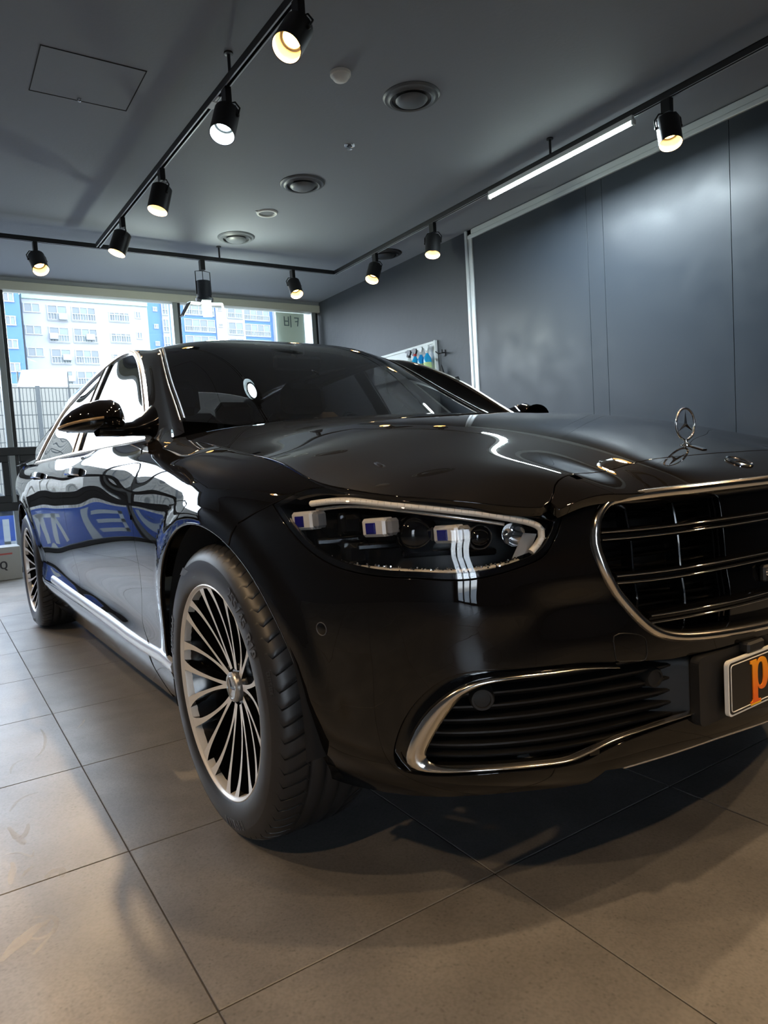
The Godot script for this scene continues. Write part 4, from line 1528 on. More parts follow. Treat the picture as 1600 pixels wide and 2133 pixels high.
func panel(g: Grid, rough_outline: PackedVector2Array, holes := [], fold := 0.014, gap := 0.0016, lift := 0.0) -> MB:
	var b := MB.new()
	var outline := fine(rough_outline)
	var polys: Array = [outline]
	if gap > 0.0:
		polys = Geometry2D.offset_polygon(outline, -gap, Geometry2D.JOIN_MITER)
	var cut_holes := []
	for hh in holes:
		var grown: Array = Geometry2D.offset_polygon(hh, gap, Geometry2D.JOIN_MITER) if gap > 0.0 else [hh]
		for q in grown:
			if not Geometry2D.is_polygon_clockwise(q) or true:
				cut_holes.append(q)
	for poly in polys:
		if Geometry2D.is_polygon_clockwise(poly) and polys.size() > 1:
			continue
		var lo := Vector2(1e9, 1e9)
		var hi := -lo
		for p in poly:
			lo = lo.min(p)
			hi = hi.max(p)
		var i0 := maxi(0, int(floor((lo.x - g.u0) / g.du)))
		var i1 := mini(g.nu - 2, int(floor((hi.x - g.u0) / g.du)))
		var j0 := maxi(0, int(floor((lo.y - g.v0) / g.dv)))
		var j1 := mini(g.nv - 2, int(floor((hi.y - g.v0) / g.dv)))
		var inside := {}
		for i in range(i0, i1 + 2):
			for j in range(j0, j1 + 2):
				var q := Vector2(g.u0 + i * g.du, g.v0 + j * g.dv)
				var ok := Geometry2D.is_point_in_polygon(q, poly)
				if ok:
					for hh in cut_holes:
						if Geometry2D.is_point_in_polygon(q, hh):
							ok = false
							break
				inside[i * 4096 + j] = ok
		# cells that the outline or a hole passes through
		var crossed := {}
		for ring in [poly] + cut_holes:
			var m: int = ring.size()
			for k in m:
				var a: Vector2 = ring[k]
				var c: Vector2 = ring[(k + 1) % m]
				var steps := int(ceil(a.distance_to(c) / (minf(g.du, g.dv) * 0.25))) + 1
				for s in steps + 1:
					var q := a.lerp(c, float(s) / steps)
					crossed[int(floor((q.x - g.u0) / g.du)) * 4096 + int(floor((q.y - g.v0) / g.dv))] = true
		var node := {}
		for i in range(i0, i1 + 1):
			for j in range(j0, j1 + 1):
				var key := i * 4096 + j
				if crossed.has(key):
					var cell := PackedVector2Array([Vector2(g.u0 + i * g.du, g.v0 + j * g.dv), Vector2(g.u0 + (i + 1) * g.du, g.v0 + j * g.dv), Vector2(g.u0 + (i + 1) * g.du, g.v0 + (j + 1) * g.dv), Vector2(g.u0 + i * g.du, g.v0 + (j + 1) * g.dv)])
					var bits: Array = Geometry2D.intersect_polygons(cell, poly)
					for hh in cut_holes:
						var rest := []
						for bt in bits:
							rest.append_array(Geometry2D.clip_polygons(bt, hh))
						bits = rest
					for bt in bits:
						var idx := Geometry2D.triangulate_polygon(bt)
						var base := b.v.size()
						for q in bt:
							var nn := g.nrm(q.x, q.y)
							b.add(g.pos(q.x, q.y) + nn * lift, nn)
						for k in range(0, idx.size(), 3):
							b.tri(base + idx[k], base + idx[k + 1], base + idx[k + 2])
				elif inside[key]:
					var ids := []
					for e in [[0, 0], [1, 0], [1, 1], [0, 1]]:
						var nk: int = (i + e[0]) * 4096 + j + e[1]
						if not node.has(nk):
							var gi: int = (i + e[0]) * g.nv + j + e[1]
							node[nk] = b.add(g.P[gi] + g.N[gi] * lift, g.N[gi])
						ids.append(node[nk])
					b.tri(ids[0], ids[1], ids[2])
					b.tri(ids[0], ids[2], ids[3])
	if fold > 0.0:
		for poly in polys:
			fold_edge(b, g, fine(poly, 0.015), fold, false, lift)
		for hh in cut_holes:
			fold_edge(b, g, fine(hh, 0.015), fold, true, lift)
	return b

func fold_edge(b: MB, g: Grid, poly: PackedVector2Array, depth: float, is_hole: bool, lift := 0.0):
	var m := poly.size()
	var cw := Geometry2D.is_polygon_clockwise(poly)
	var P := []
	var Nn := []
	var O := []
	for k in m:
		var q := poly[k]
		P.append(g.pos(q.x, q.y) + g.nrm(q.x, q.y) * lift)
		Nn.append(g.nrm(q.x, q.y))
	for k in m:
		var d: Vector2 = (poly[(k + 1) % m] - poly[(k + m - 1) % m]).normalized()
		var o2 := Vector2(d.y, -d.x) if not cw else Vector2(-d.y, d.x)
		if is_hole:
			o2 = -o2
		var q := poly[k]
		var o: Vector3 = g.pos(q.x + o2.x * 0.004, q.y + o2.y * 0.004) - g.pos(q.x - o2.x * 0.004, q.y - o2.y * 0.004)
		o -= Nn[k] * o.dot(Nn[k])
		O.append(o.normalized())
	var rings := [[0.0, 0.0, 1.0, 0.0], [0.0006, 0.0010, 0.7, 0.7], [0.0009, 0.0026, 0.1, 1.0], [0.0009, depth, 0.0, 1.0]]
	var base := b.v.size()
	for r in rings:
		for k in m:
			b.add(P[k] + O[k] * r[0] - Nn[k] * r[1], (Nn[k] * r[2] + O[k] * r[3]).normalized())
	for r in rings.size() - 1:
		for k in m:
			var a := base + r * m + k
			var c := base + r * m + (k + 1) % m
			b.tri(a, c, a + m)
			b.tri(c, c + m, a + m)

func pv(a: Array) -> PackedVector2Array:
	return PackedVector2Array(a)

# point of the skin at (s, y), moved inwards by deep
func sk(u: float, v: float, deep := 0.0) -> Vector3:
	return skin.pos(u, v) - skin.nrm(u, v) * deep

func path_on(g: Grid, uv: PackedVector2Array, lift := 0.0) -> Array:
	var p := PackedVector3Array()
	var n := PackedVector3Array()
	for q in uv:
		var nn := g.nrm(q.x, q.y)
		p.append(g.pos(q.x, q.y) + nn * lift)
		n.append(nn)
	return [p, n]

# a part and its mirror image on the other side of the car
func both(called: String, b: MB, m: Material, parent: Node, other: Node = null) -> MeshInstance3D:
	var o := part(called, b, m, parent)
	part(called, b.mirrored(), m, parent if other == null else other)
	return o

# ------------------------------------------------------------------ the car
var car: Node3D

func mirror_uv(a: Array) -> Array:
	# right half of an outline (centre first or last), completed with its mirror image
	var o := a.duplicate()
	for k in range(a.size() - 1, -1, -1):
		if absf(a[k].x) > 1e-4:
			o.append(Vector2(-a[k].x, a[k].y))
	return o

func arch(z0: float, r: float, a0: float, a1: float, steps := 24) -> Array:
	var o := []
	for k in steps + 1:
		var a := deg_to_rad(lerpf(a0, a1, float(k) / steps))
		o.append(Vector2(s_side(z0 + r * cos(a)), 0.352 + r * sin(a)))
	return o

const SHUT := [[372, 914], [440, 925], [520, 945], [600, 970], [660, 1000], [700, 1014]]
const HL_LOW := [[1171, 1076], [1164, 1104], [1140, 1152], [1100, 1176], [1040, 1196], [960, 1209], [880, 1206], [800, 1202], [720, 1188], [680, 1172], [640, 1144], [600, 1100], [567, 1050]]
const HL_UP := [[608, 1029], [648, 1016], [700, 1014], [780, 1020], [850, 1030], [900, 1036], [1000, 1048], [1060, 1055], [1120, 1063]]
const BEZEL := [[1600, 1308], [1500, 1327], [1450, 1333], [1400, 1333], [1360, 1321], [1330, 1298], [1292, 1256], [1257, 1201], [1237, 1150], [1232, 1115], [1236, 1079]]
const DOORCUT := [[311, 1339], [296, 1284], [293.6, 1214], [283, 1145], [275.6, 1089], [273, 1036], [276, 1006], [286, 967], [295, 936]]
const INTAKE_OUT := [[1400, 1374], [1340, 1378], [1285, 1379], [1210, 1381], [1090, 1392], [976, 1401], [934, 1413], [892, 1439], [856, 1478], [835, 1514], [823, 1550], [820, 1574], [829, 1598], [865, 1613], [940, 1617], [1060, 1608], [1165, 1598], [1225, 1582], [1262, 1562], [1300, 1545], [1350, 1526], [1425, 1499], [1500, 1475]]
const CHROME_OUT := [[1289, 1389], [1216, 1390], [1139, 1399], [1060, 1408], [995, 1419], [959, 1432], [929, 1450], [898, 1476], [872, 1509], [854, 1545], [846, 1573], [849, 1591], [866, 1603], [908, 1608], [1011, 1604], [1113, 1596], [1180, 1586], [1216, 1573], [1257, 1553], [1293, 1537], [1344, 1519], [1421, 1494], [1490, 1472]]
const CHROME_IN := [[1288, 1391], [1216, 1397], [1139, 1408], [1065, 1419], [1018, 1428], [985, 1442], [959, 1460], [934, 1489], [910, 1523], [893, 1553], [885, 1573], [888, 1586], [900, 1595], [925, 1599], [1011, 1597], [1112, 1589], [1178, 1580], [1213, 1567], [1254, 1547], [1290, 1531], [1342, 1514], [1419, 1489], [1488, 1468]]
const LIP := [[690, 1622], [740, 1638], [820, 1653], [900, 1660], [1060, 1652], [1150, 1643], [1222, 1632], [1262, 1606], [1300, 1600], [1400, 1570], [1500, 1536], [1600, 1502]]

func car_materials():
	var p := mat("car_paint", Color(0.045, 0.040, 0.039), 0.34, 0.0)
	p.metallic_specular = 0.02
	p.clearcoat_enabled = true
	p.clearcoat = 1.0
	p.clearcoat_roughness = 0.015
	mat("gloss_black", Color(0.02, 0.02, 0.022), 0.08)
	mat("satin_black", Color(0.03, 0.03, 0.032), 0.45)
	mat("plastic_black", Color(0.045, 0.046, 0.05), 0.6)
	mat("chrome", Color(0.88, 0.88, 0.88), 0.06, 1.0)
	mat("satin_chrome", Color(0.84, 0.82, 0.79), 0.24, 0.8)
	mat("rubber", Color(0.120, 0.122, 0.128), 0.42)
	pane("windscreen_glass", Color(0.02, 0.022, 0.026), 0.66)
	pane("tinted_glass", Color(0.01, 0.012, 0.013), 0.82)
	pane("lens_glass", Color(0.05, 0.05, 0.055), 0.04)

func build_car():
	make_surfaces()
	car_materials()
	car = thing("car", "glossy black saloon with standing hood ornament and multi-spoke alloy wheels", "car", CAR_POS)
	car.rotation.y = CAR_YAW
	body_panels()
	headlights()
	grille()
	lower_intake()
	number_plate()
	wheels()
	details()
	interior()

func body_panels():
	var paint: Material = mats["car_paint"]
	# bonnet
	var he := [Vector2(0, -.50), Vector2(-.30, -.52), Vector2(-.55, -.58), Vector2(-.70, -.64), Vector2(-.795, -.70), Vector2(-.80, -.62), Vector2(-.827, -.24), Vector2(-.848, .06), Vector2(-.865, .29), Vector2(-.868, .41), Vector2(-.858, .473), Vector2(-.835, .54), Vector2(-.80, .60), Vector2(-.71, .69), Vector2(-.655, .730), Vector2(-.62, .752), Vector2(-.598, .752), Vector2(-.578, .742), Vector2(-.56, .730), Vector2(-.50, .714), Vector2(-.40, .704), Vector2(-.30, .703), Vector2(-.13, .70), Vector2(0, .70)]
	var hs := curve2(he.slice(0, 5), 0.03)
	hs.append_array(curve2(he.slice(5, 16), 0.02))
	hs.append_array(curve2(he.slice(16), 0.02))
	part("bonnet", panel(hood, pv(mirror_uv(Array(hs))), [], 0.02, 0.0024), paint, car)
	# shell around the top of the grille
	var gs := curve2(he.slice(16), 0.02)
	var cap := Array(gs)
	var low := curve2([Vector2(0, .840), Vector2(-.25, .827), Vector2(-.40, .805), Vector2(-.48, .792), Vector2(-.535, .783), Vector2(-.60, .772)], 0.02)
	cap.reverse()
	var cap2 := Array(low)
	cap2.reverse()
	var cap_all := cap2.duplicate()
	cap_all.reverse()
	cap_all.append_array(Array(gs))
	part("grille_shell", panel(hood, pv(mirror_uv(cap_all)), [], 0.02, 0.0014), paint, car)

	# front wing
	var shut := on(skin, SHUT)
	var w := Array(curve2(shut, 0.02))
	w.append_array(on(skin, [[648, 1017], [608, 1030], [567, 1050], [530, 1069], [493, 1090]]))
	var last: Vector2 = w[w.size() - 1]
	var a0 := rad_to_deg(atan2(last.y - 0.352, plan_z(last.x)))
	w.append_array(arch(0.0, 0.405, a0, 203.0, 40))
	w.append(Vector2(s_side(-.60), .185))
	var dc := Array(curve2(on(skin, DOORCUT), 0.02))
	w.append_array(dc)
	w.append_array(on(skin, [[300, 921], [335, 916]]))
	both("front_wing", panel(skin, pv(w)), paint, car)
	# doors
	var b_cut := [Vector2(s_side(-1.735), .985), Vector2(s_side(-1.735), .80), Vector2(s_side(-1.72), .55), Vector2(s_side(-1.70), .33)]
	var fd := dc.duplicate()
	fd[0] = Vector2(fd[0].x, .33)
	fd = fd.filter(func(q): return q.y >= .33)
	fd.append_array([Vector2(s_side(-.56), .985)] + b_cut)
	both("front_door", panel(skin, pv(fd)), paint, car)
	var rd := b_cut.duplicate()
	rd.reverse()
	rd.append(Vector2(s_side(-2.72), .985))
	rd.append(Vector2(s_side(-2.76), .80))
	rd.append_array(arch(-3.106, 0.445, 50.0, -3.0, 12))
	both("rear_door", panel(skin, pv(rd)), paint, car)
	var rq := [Vector2(s_side(-2.725), .985), Vector2(s_side(-2.765), .80)]
	rq.append_array(arch(-3.106, 0.447, 50.0, -3.0, 12))
	rq.append_array([Vector2(s_side(-2.66), .33), Vector2(s_side(-2.66), .18), Vector2(s_side(-2.74), .18)])
	var ra := arch(-3.106, 0.402, -25.0, 203.0, 40)
	rq.append_array(ra)
	rq.append_array([Vector2(s_side(-3.55), .20), Vector2((plan.size() - 2) * PLAN_DS, .22), Vector2((plan.size() - 2) * PLAN_DS, 1.02), Vector2(s_side(-3.6), 1.0)])
	both("rear_quarter", panel(skin, pv(rq)), paint, car)
	var sl := [Vector2(s_side(-.615), .165), Vector2(s_side(-.615), .33), Vector2(s_side(-2.66), .33), Vector2(s_side(-2.66), .165)]
	both("sill", panel(skin, pv(sl), [], 0.03), mats["gloss_black"], car)

	# front bumper
	var bz := on(skin, BEZEL)
	bz[0] = bz[0]
	var bo := [Vector2(0, bz[0].y - 0.002)]
	bo.append_array(Array(curve2(bz, 0.015)))
	bo.append_array(on(skin, [[1246, 1052], [1215, 1056], [1182, 1066]]))
	bo.append_array(Array(curve2(on(skin, HL_LOW), 0.015)))
	bo.append_array(on(skin, [[531, 1069], [495, 1091]]))
	bo.append_array(arch(0.0, 0.405, a0 - 0.6, -12.0, 30))
	bo.append_array(Array(curve2(on(skin, LIP.slice(0, 7)), 0.02)))
	bo.append_array(Array(curve2(on(skin, LIP.slice(7)), 0.02)))
	var lc: Vector2 = bo[bo.size() - 1]
	bo.append(Vector2(0, lc.y + 0.004))
	var ip := on(skin, INTAKE_OUT)
	var hole := [Vector2(0, ip[0].y)]
	hole.append_array(Array(curve2(ip.slice(0, 3), 0.02)))
	hole.append_array(Array(curve2(ip.slice(3), 0.015)))
	hole.append(Vector2(0, ip[ip.size() - 1].y + 0.006))
	part("front_bumper", panel(skin, pv(mirror_uv(bo)), [pv(mirror_uv(hole))], 0.03), paint, car)
	# glasshouse
	var ws := [Vector2(0, -.47), Vector2(-.35, -.53), Vector2(-.58, -.63), Vector2(-.715, -.795), Vector2(-.685, -.94), Vector2(-.655, -1.09), Vector2(-.61, -1.28), Vector2(-.565, -1.44), Vector2(-.5, -1.415), Vector2(-.25, -1.365), Vector2(0, -1.345)]
	part("windscreen", panel(roof, pv(mirror_uv(ws)), [], 0.0, 0.0), mats["windscreen_glass"], car)
	part("roof", panel(roof, pv(mirror_uv([Vector2(0, -1.35), Vector2(-.25, -1.37), Vector2(-.5, -1.42), Vector2(-.562, -1.445), Vector2(-.56, -1.75), Vector2(-.56, -2.1), Vector2(-.55, -2.7), Vector2(-.54, -3.1), Vector2(0, -3.16)])), [], 0.0, 0.0), paint, car)
	part("rear_glass", panel(roof, pv(mirror_uv([Vector2(0, -3.165), Vector2(-.54, -3.105), Vector2(-.56, -3.9), Vector2(0, -3.97)])), [], 0.0, 0.0), mats["tinted_glass"], car)
	# pillar and roof rail: from the screen and roof edge over to the side-window frame
	var dl := curve2(on(flank, [[307, 917], [303, 849], [297, 791], [291, 758], [284, 740], [272, 733]]) + [Vector2(-1.60, 1.412), Vector2(-1.80, 1.410), Vector2(-2.1, 1.393), Vector2(-2.35, 1.372), Vector2(-2.62, 1.320), Vector2(-2.80, 1.245), Vector2(-2.90, 1.15), Vector2(-2.95, 1.06), Vector2(-2.97, .99)], 0.03)
	var re := curve2([Vector2(-.735, -.72), Vector2(-.715, -.795), Vector2(-.685, -.94), Vector2(-.655, -1.09), Vector2(-.61, -1.28), Vector2(-.567, -1.44), Vector2(-.562, -1.6), Vector2(-.56, -1.8), Vector2(-.56, -2.1), Vector2(-.555, -2.4), Vector2(-.55, -2.7), Vector2(-.54, -3.0), Vector2(-.545, -3.3), Vector2(-.555, -3.6), Vector2(-.56, -3.9)], 0.03)
	var rows := []
	var cnt := 90
	for k in cnt + 1:
		var t := float(k) / cnt
		var qa := along(re, t)
		var qb := along(dl, t)
		var pa := roof.pos(qa.x, qa.y)
		var pb := flank.pos(qb.x, qb.y)
		var na := roof.nrm(qa.x, qa.y)
		var nb := flank.nrm(qb.x, qb.y)
		var ca := pa + (pb - pa).slide(na) * 0.55
		var cb := pb + (pa - pb).slide(nb) * 0.55
		var row := []
		for j in 13:
			var s := j / 12.0
			row.append(pa * pow(1 - s, 3) + ca * 3 * s * pow(1 - s, 2) + cb * 3 * s * s * (1 - s) + pb * pow(s, 3))
		rows.append(row)
	var rm := MB.new()
	rm.sheet(rows, Vector3(-1, 1, 0))
	both("roof_rail", rm, paint, car)
	var side := dl.duplicate()
	side.append(Vector2(-1.8, .975))
	both("side_glass", panel(flank, side, [], 0.0, 0.0, -0.004), mats["tinted_glass"], car)

func along(c: PackedVector2Array, t: float) -> Vector2:
	var tot := 0.0
	for k in c.size() - 1:
		tot += c[k].distance_to(c[k + 1])
	var want := tot * t
	for k in c.size() - 1:
		var d := c[k].distance_to(c[k + 1])
		if want <= d:
			return c[k].lerp(c[k + 1], want / maxf(d, 1e-9))
		want -= d
	return c[c.size() - 1]

func plan_z(u: float) -> float:
	var k := clampf(absf(u) / PLAN_DS, 0, plan.size() - 1.001)
	return plan[int(k)].lerp(plan[int(k) + 1], k - int(k)).y

# wall strip between two depths under an outline
func wall_strip(g: Grid, poly: PackedVector2Array, d0: float, d1: float, shrink := 1.0) -> MB:
	var b := MB.new()
	var c := Vector2.ZERO
	for q in poly:
		c += q / poly.size()
	var rows := [[], []]
	for q in poly:
		rows[0].append(g.pos(q.x, q.y) - g.nrm(q.x, q.y) * d0)
		var e := c + (q - c) * shrink
		rows[1].append(g.pos(e.x, e.y) - g.nrm(e.x, e.y) * d1)
	b.sheet(rows, Vector3.ZERO, true)
	return b

func through(px: float, py: float, deep: float) -> Vector3:
	# a spot behind the skin, deep along the view of that pixel
	var d := cray(px, py).normalized()
	var q := skin.hit(car_eye, d)
	return skin.pos(q.x, q.y) + d * deep

func shift_poly(poly: Array, amount: float) -> PackedVector2Array:
	var best := PackedVector2Array()
	for q in Geometry2D.offset_polygon(pv(poly), amount, Geometry2D.JOIN_ROUND):
		if q.size() > best.size():
			best = q
	return best

func star(r: float, core: float) -> PackedVector2Array:
	var o := PackedVector2Array()
	for k in 6:
		var a := PI / 2 + k * PI / 3
		o.append(Vector2(cos(a), sin(a)) * (r if k % 2 == 0 else core))
	return o

# a ridged three-pointed star in the local xy plane
func star_mesh(b: MB, t: Transform3D, r: float, core: float, h: float):
	var p := star(r, core)
	for k in 6:
		var a := p[k]
		var c := p[(k + 1) % 6]
		b.flat(PackedVector3Array([t * Vector3(0, 0, h), t * Vector3(a.x, a.y, 0), t * Vector3(c.x, c.y, 0)]), t.basis.z)
		b.flat(PackedVector3Array([t * Vector3(0, 0, -h), t * Vector3(a.x, a.y, 0), t * Vector3(c.x, c.y, 0)]), -t.basis.z)

func both_at(called: String, b: MB, m: Material, parents: Array) -> Array:
	return [part(called, b, m, parents[0]), part(called, b.mirrored(), m, parents[1])]

func headlights():
	var lens := Array(curve2(on(skin, HL_LOW), 0.012))
	lens.append_array(Array(curve2(on(skin, [[567, 1050]] + HL_UP + [[1171, 1076]]), 0.012)).slice(1))
	lens.pop_back()
	var out := shift_poly(lens, -0.002)
	var inn := shift_poly(lens, -0.011)
	var H := []
	for k in 2:
		var n := Node3D.new()
		n.name = "headlight"
		car.add_child(n, true)
		H.append(n)
	# housing bowl, rim and cover glass
	both_at("housing", panel(skin, out, [], 0.0, 0.0, -0.088), mats["satin_black"], H)
	both_at("housing_wall", wall_strip(skin, out, 0.002, 0.089, 1.0), mats["gloss_black"], H)
	both_at("rim", panel(skin, out, [inn], 0.01, 0.0, -0.0015), mats["gloss_black"], H)
	var cover := panel(skin, out, [], 0.0, 0.0, -0.0005)
	both_at("cover_glass", cover, mats["lens_glass"], H)
	var silver := mat("module_silver", Color(0.80, 0.80, 0.80), 0.35, 0.2)
	var blue := mat("module_blue", Color(0.07, 0.06, 0.42), 0.25)
	var clear := pane("module_clear", Color(0.9, 0.93, 0.95), 0.16)
	var dark := mat("lens_dark", Color(0.035, 0.037, 0.042), 0.05)
	var guide := mat("light_guide", Color(0.86, 0.85, 0.82), 0.28, 0.0)
	# daytime light strip along the top edge and down the inner end
	var gp := []
	for e in [[650, 1049], [690, 1044], [730, 1043], [800, 1049], [900, 1059], [1000, 1070], [1070, 1081], [1108, 1090], [1127, 1103], [1128, 1120], [1118, 1136], [1106, 1150]]:
		gp.append(through(e[0], e[1], 0.014))
	var gc := curve(gp, 0.012)
	var gb := MB.new()
	gb.tube(gc, 0.0088, 10, false, true, 0.7)
	both_at("light_guide", gb, guide, H)
	var ribs := MB.new()
	for k in range(1, gc.size() - 1):
		var d := (gc[k + 1] - gc[k - 1]).normalized()
		ribs.box(Transform3D(look(d), gc[k] + Vector3(-0.2, 0.1, 1).normalized() * 0.006), Vector3(0.010, 0.0016, 0.006), 0.0004)
	both_at("light_guide_rib", ribs, clear, H)
	# second thin guide just below
	var g2 := []
	for e in [[660, 1062], [740, 1055], [840, 1064], [950, 1078], [1050, 1092]]:
		g2.append(through(e[0], e[1], 0.030))
	var gb2 := MB.new()
	gb2.tube(curve(g2, 0.015), 0.0035, 8)
	both_at("trim_line", gb2, mats["satin_chrome"], H)
	# crystal strip at the foot
	var fp := []
	for e in [[676, 1160], [700, 1172], [760, 1182], [830, 1188], [900, 1191], [960, 1190], [1020, 1182], [1080, 1168]]:
		fp.append(through(e[0], e[1], 0.022))
	var fc := curve(fp, 0.008)
	var fb := MB.new()
	fb.tube(fc, 0.0075, 8, false, true, 0.5)
	both_at("foot_strip", fb, mat("crystal_base", Color(0.72, 0.70, 0.66), 0.25, 0.2), H)
	var r2 := RandomNumberGenerator.new()
	r2.seed = 5
	var cb := MB.new()
	for k in range(1, fc.size() - 1):
		for j in 3:
			var off := Vector3(r2.randf_range(-.003, .003), r2.randf_range(-.002, .007), r2.randf_range(.002, .008))
			cb.box(Transform3D(Basis(Vector3(r2.randf(), r2.randf(), r2.randf()).normalized(), r2.randf() * 3.0), fc[k] + off), Vector3.ONE * 0.0036, 0.0008)
	both_at("foot_crystals", cb, mats["chrome"], H)
	# bright strip up the outer end and an added pale, reflection-mimicking fin at the inner end
	var op := []
	for e in [[606, 1104], [622, 1124], [642, 1143], [662, 1157], [684, 1167]]:
		op.append(through(e[0], e[1], 0.020))
	var ob := MB.new()
	ob.tube(curve(op, 0.01), 0.0055, 8, false, true, 0.6)
	both_at("side_strip", ob, mat("strip_silver", Color(0.78, 0.78, 0.78), 0.3, 0.5), H)
	var sheen_plate := MB.new()  # plate added in pale colour to stand in for a cover-glass reflection
	sheen_plate.flat(PackedVector3Array([through(1090, 1110, 0.034), through(1118, 1112, 0.030), through(1104, 1150, 0.030), through(1066, 1164, 0.034)]), Vector3(-.4, 0, 1))
	sheen_plate.flat(PackedVector3Array([through(1090, 1110, 0.037), through(1118, 1112, 0.033), through(1104, 1150, 0.033), through(1066, 1164, 0.037)]), Vector3(.4, 0, -1))
	both_at("painted_sheen", sheen_plate, mat("sheen_pale", Color(0.55, 0.56, 0.57), 0.3), H)
	# three silver matrix modules, each with a blue window and a clear nose
	for e in [[640, 1084, 1.18], [788, 1098, 1.12], [936, 1112, 1.05]]:
		var p := through(e[0], e[1], 0.040)
		var yaw := deg_to_rad(8.0)
		var B := Basis(Vector3.UP, yaw) * Basis(Vector3.RIGHT, -0.06)
		var s: float = e[2]
		var mb := MB.new()
		mb.box(Transform3D(B, p), Vector3(0.026, 0.030, 0.056) * s, 0.005)
		var body := both_at("matrix_module", mb, silver, H)
		var wb := MB.new()
		wb.box(Transform3D(B, p + B * Vector3(-0.0135, -0.001, -0.004) * s), Vector3(0.002, 0.015, 0.020) * s, 0.0006)
		wb.box(Transform3D(B, p + B * Vector3(-0.0132, -0.001, -0.004) * s), Vector3(0.0015, 0.018, 0.024) * s, 0.0006)
		both_at("blue_window", wb, blue, body)
		var nb := MB.new()
		nb.box(Transform3D(B, p + B * Vector3(0, 0, 0.034) * s), Vector3(0.024, 0.027, 0.014) * s, 0.005)
		both_at("clear_nose", nb, mat("nose_milky", Color(0.42, 0.43, 0.44), 0.1), body)
	# projectors
	for e in [[731, 1092, 0.022, 0.0], [870, 1112, 0.034, 1.0], [1001, 1119, 0.020, 1.0], [742, 1152, 0.024, 0.0]]:
		var p := through(e[0], e[1], 0.045)
		var ax := Vector3(-0.35, 0.03, 0.93).normalized()
		var R: float = e[2]
		var pb := MB.new()
		var t := Transform3D(look(ax), p)
		if e[3] > 0.5:
			pb.lathe(t, PackedVector2Array([Vector2(R, -0.02), Vector2(R, 0.0), Vector2(R * 0.88, R * 0.22), Vector2(R * 0.62, R * 0.40), Vector2(R * 0.3, R * 0.48), Vector2(0, R * 0.5)]), 32)
		else:
			pb.box(Transform3D(Basis(Vector3.UP, -0.36), p), Vector3(R * 1.8, R * 1.7, 0.04), R * 0.35)
		var pr := both_at("projector_lens", pb, dark, H)
		var ring := MB.new()
		if e[3] > 0.5:
			ring.lathe(t, PackedVector2Array([Vector2(R * 1.0, -0.022), Vector2(R * 1.16, -0.010), Vector2(R * 1.16, -0.004), Vector2(R * 1.06, 0.002), Vector2(R * 1.0, -0.002)]), 32)
		else:
			ring.box(Transform3D(Basis(Vector3.UP, -0.36), p - ax * 0.012), Vector3(R * 2.1, R * 2.0, 0.02), 0.004)
		both_at("projector_ring", ring, mats["satin_chrome"] if R < 0.021 else mats["gloss_black"], pr)
	# reflector cup at the inner end
	var rp := through(1064, 1112, 0.045)
	var cup := MB.new()
	cup.lathe(Transform3D(look(Vector3(-0.35, 0.03, 0.93)), rp), PackedVector2Array([Vector2(0.022, 0.012), Vector2(0.018, -0.002), Vector2(0.009, -0.012), Vector2(0, -0.014)]), 24)
	both_at("reflector_cup", cup, mats["chrome"], H)
	# dark stepped bezels between the modules
	for e in [[705, 1125, 0.08, 0.012], [800, 1135, 0.10, 0.012], [900, 1150, 0.11, 0.012], [985, 1150, 0.08, 0.012]]:
		var p := through(e[0], e[1], 0.062)
		var sb := MB.new()
		sb.box(Transform3D(Basis(Vector3.UP, -0.5), p), Vector3(e[2], e[3], 0.03), 0.003)
		both_at("inner_bezel", sb, mats["gloss_black"], H)

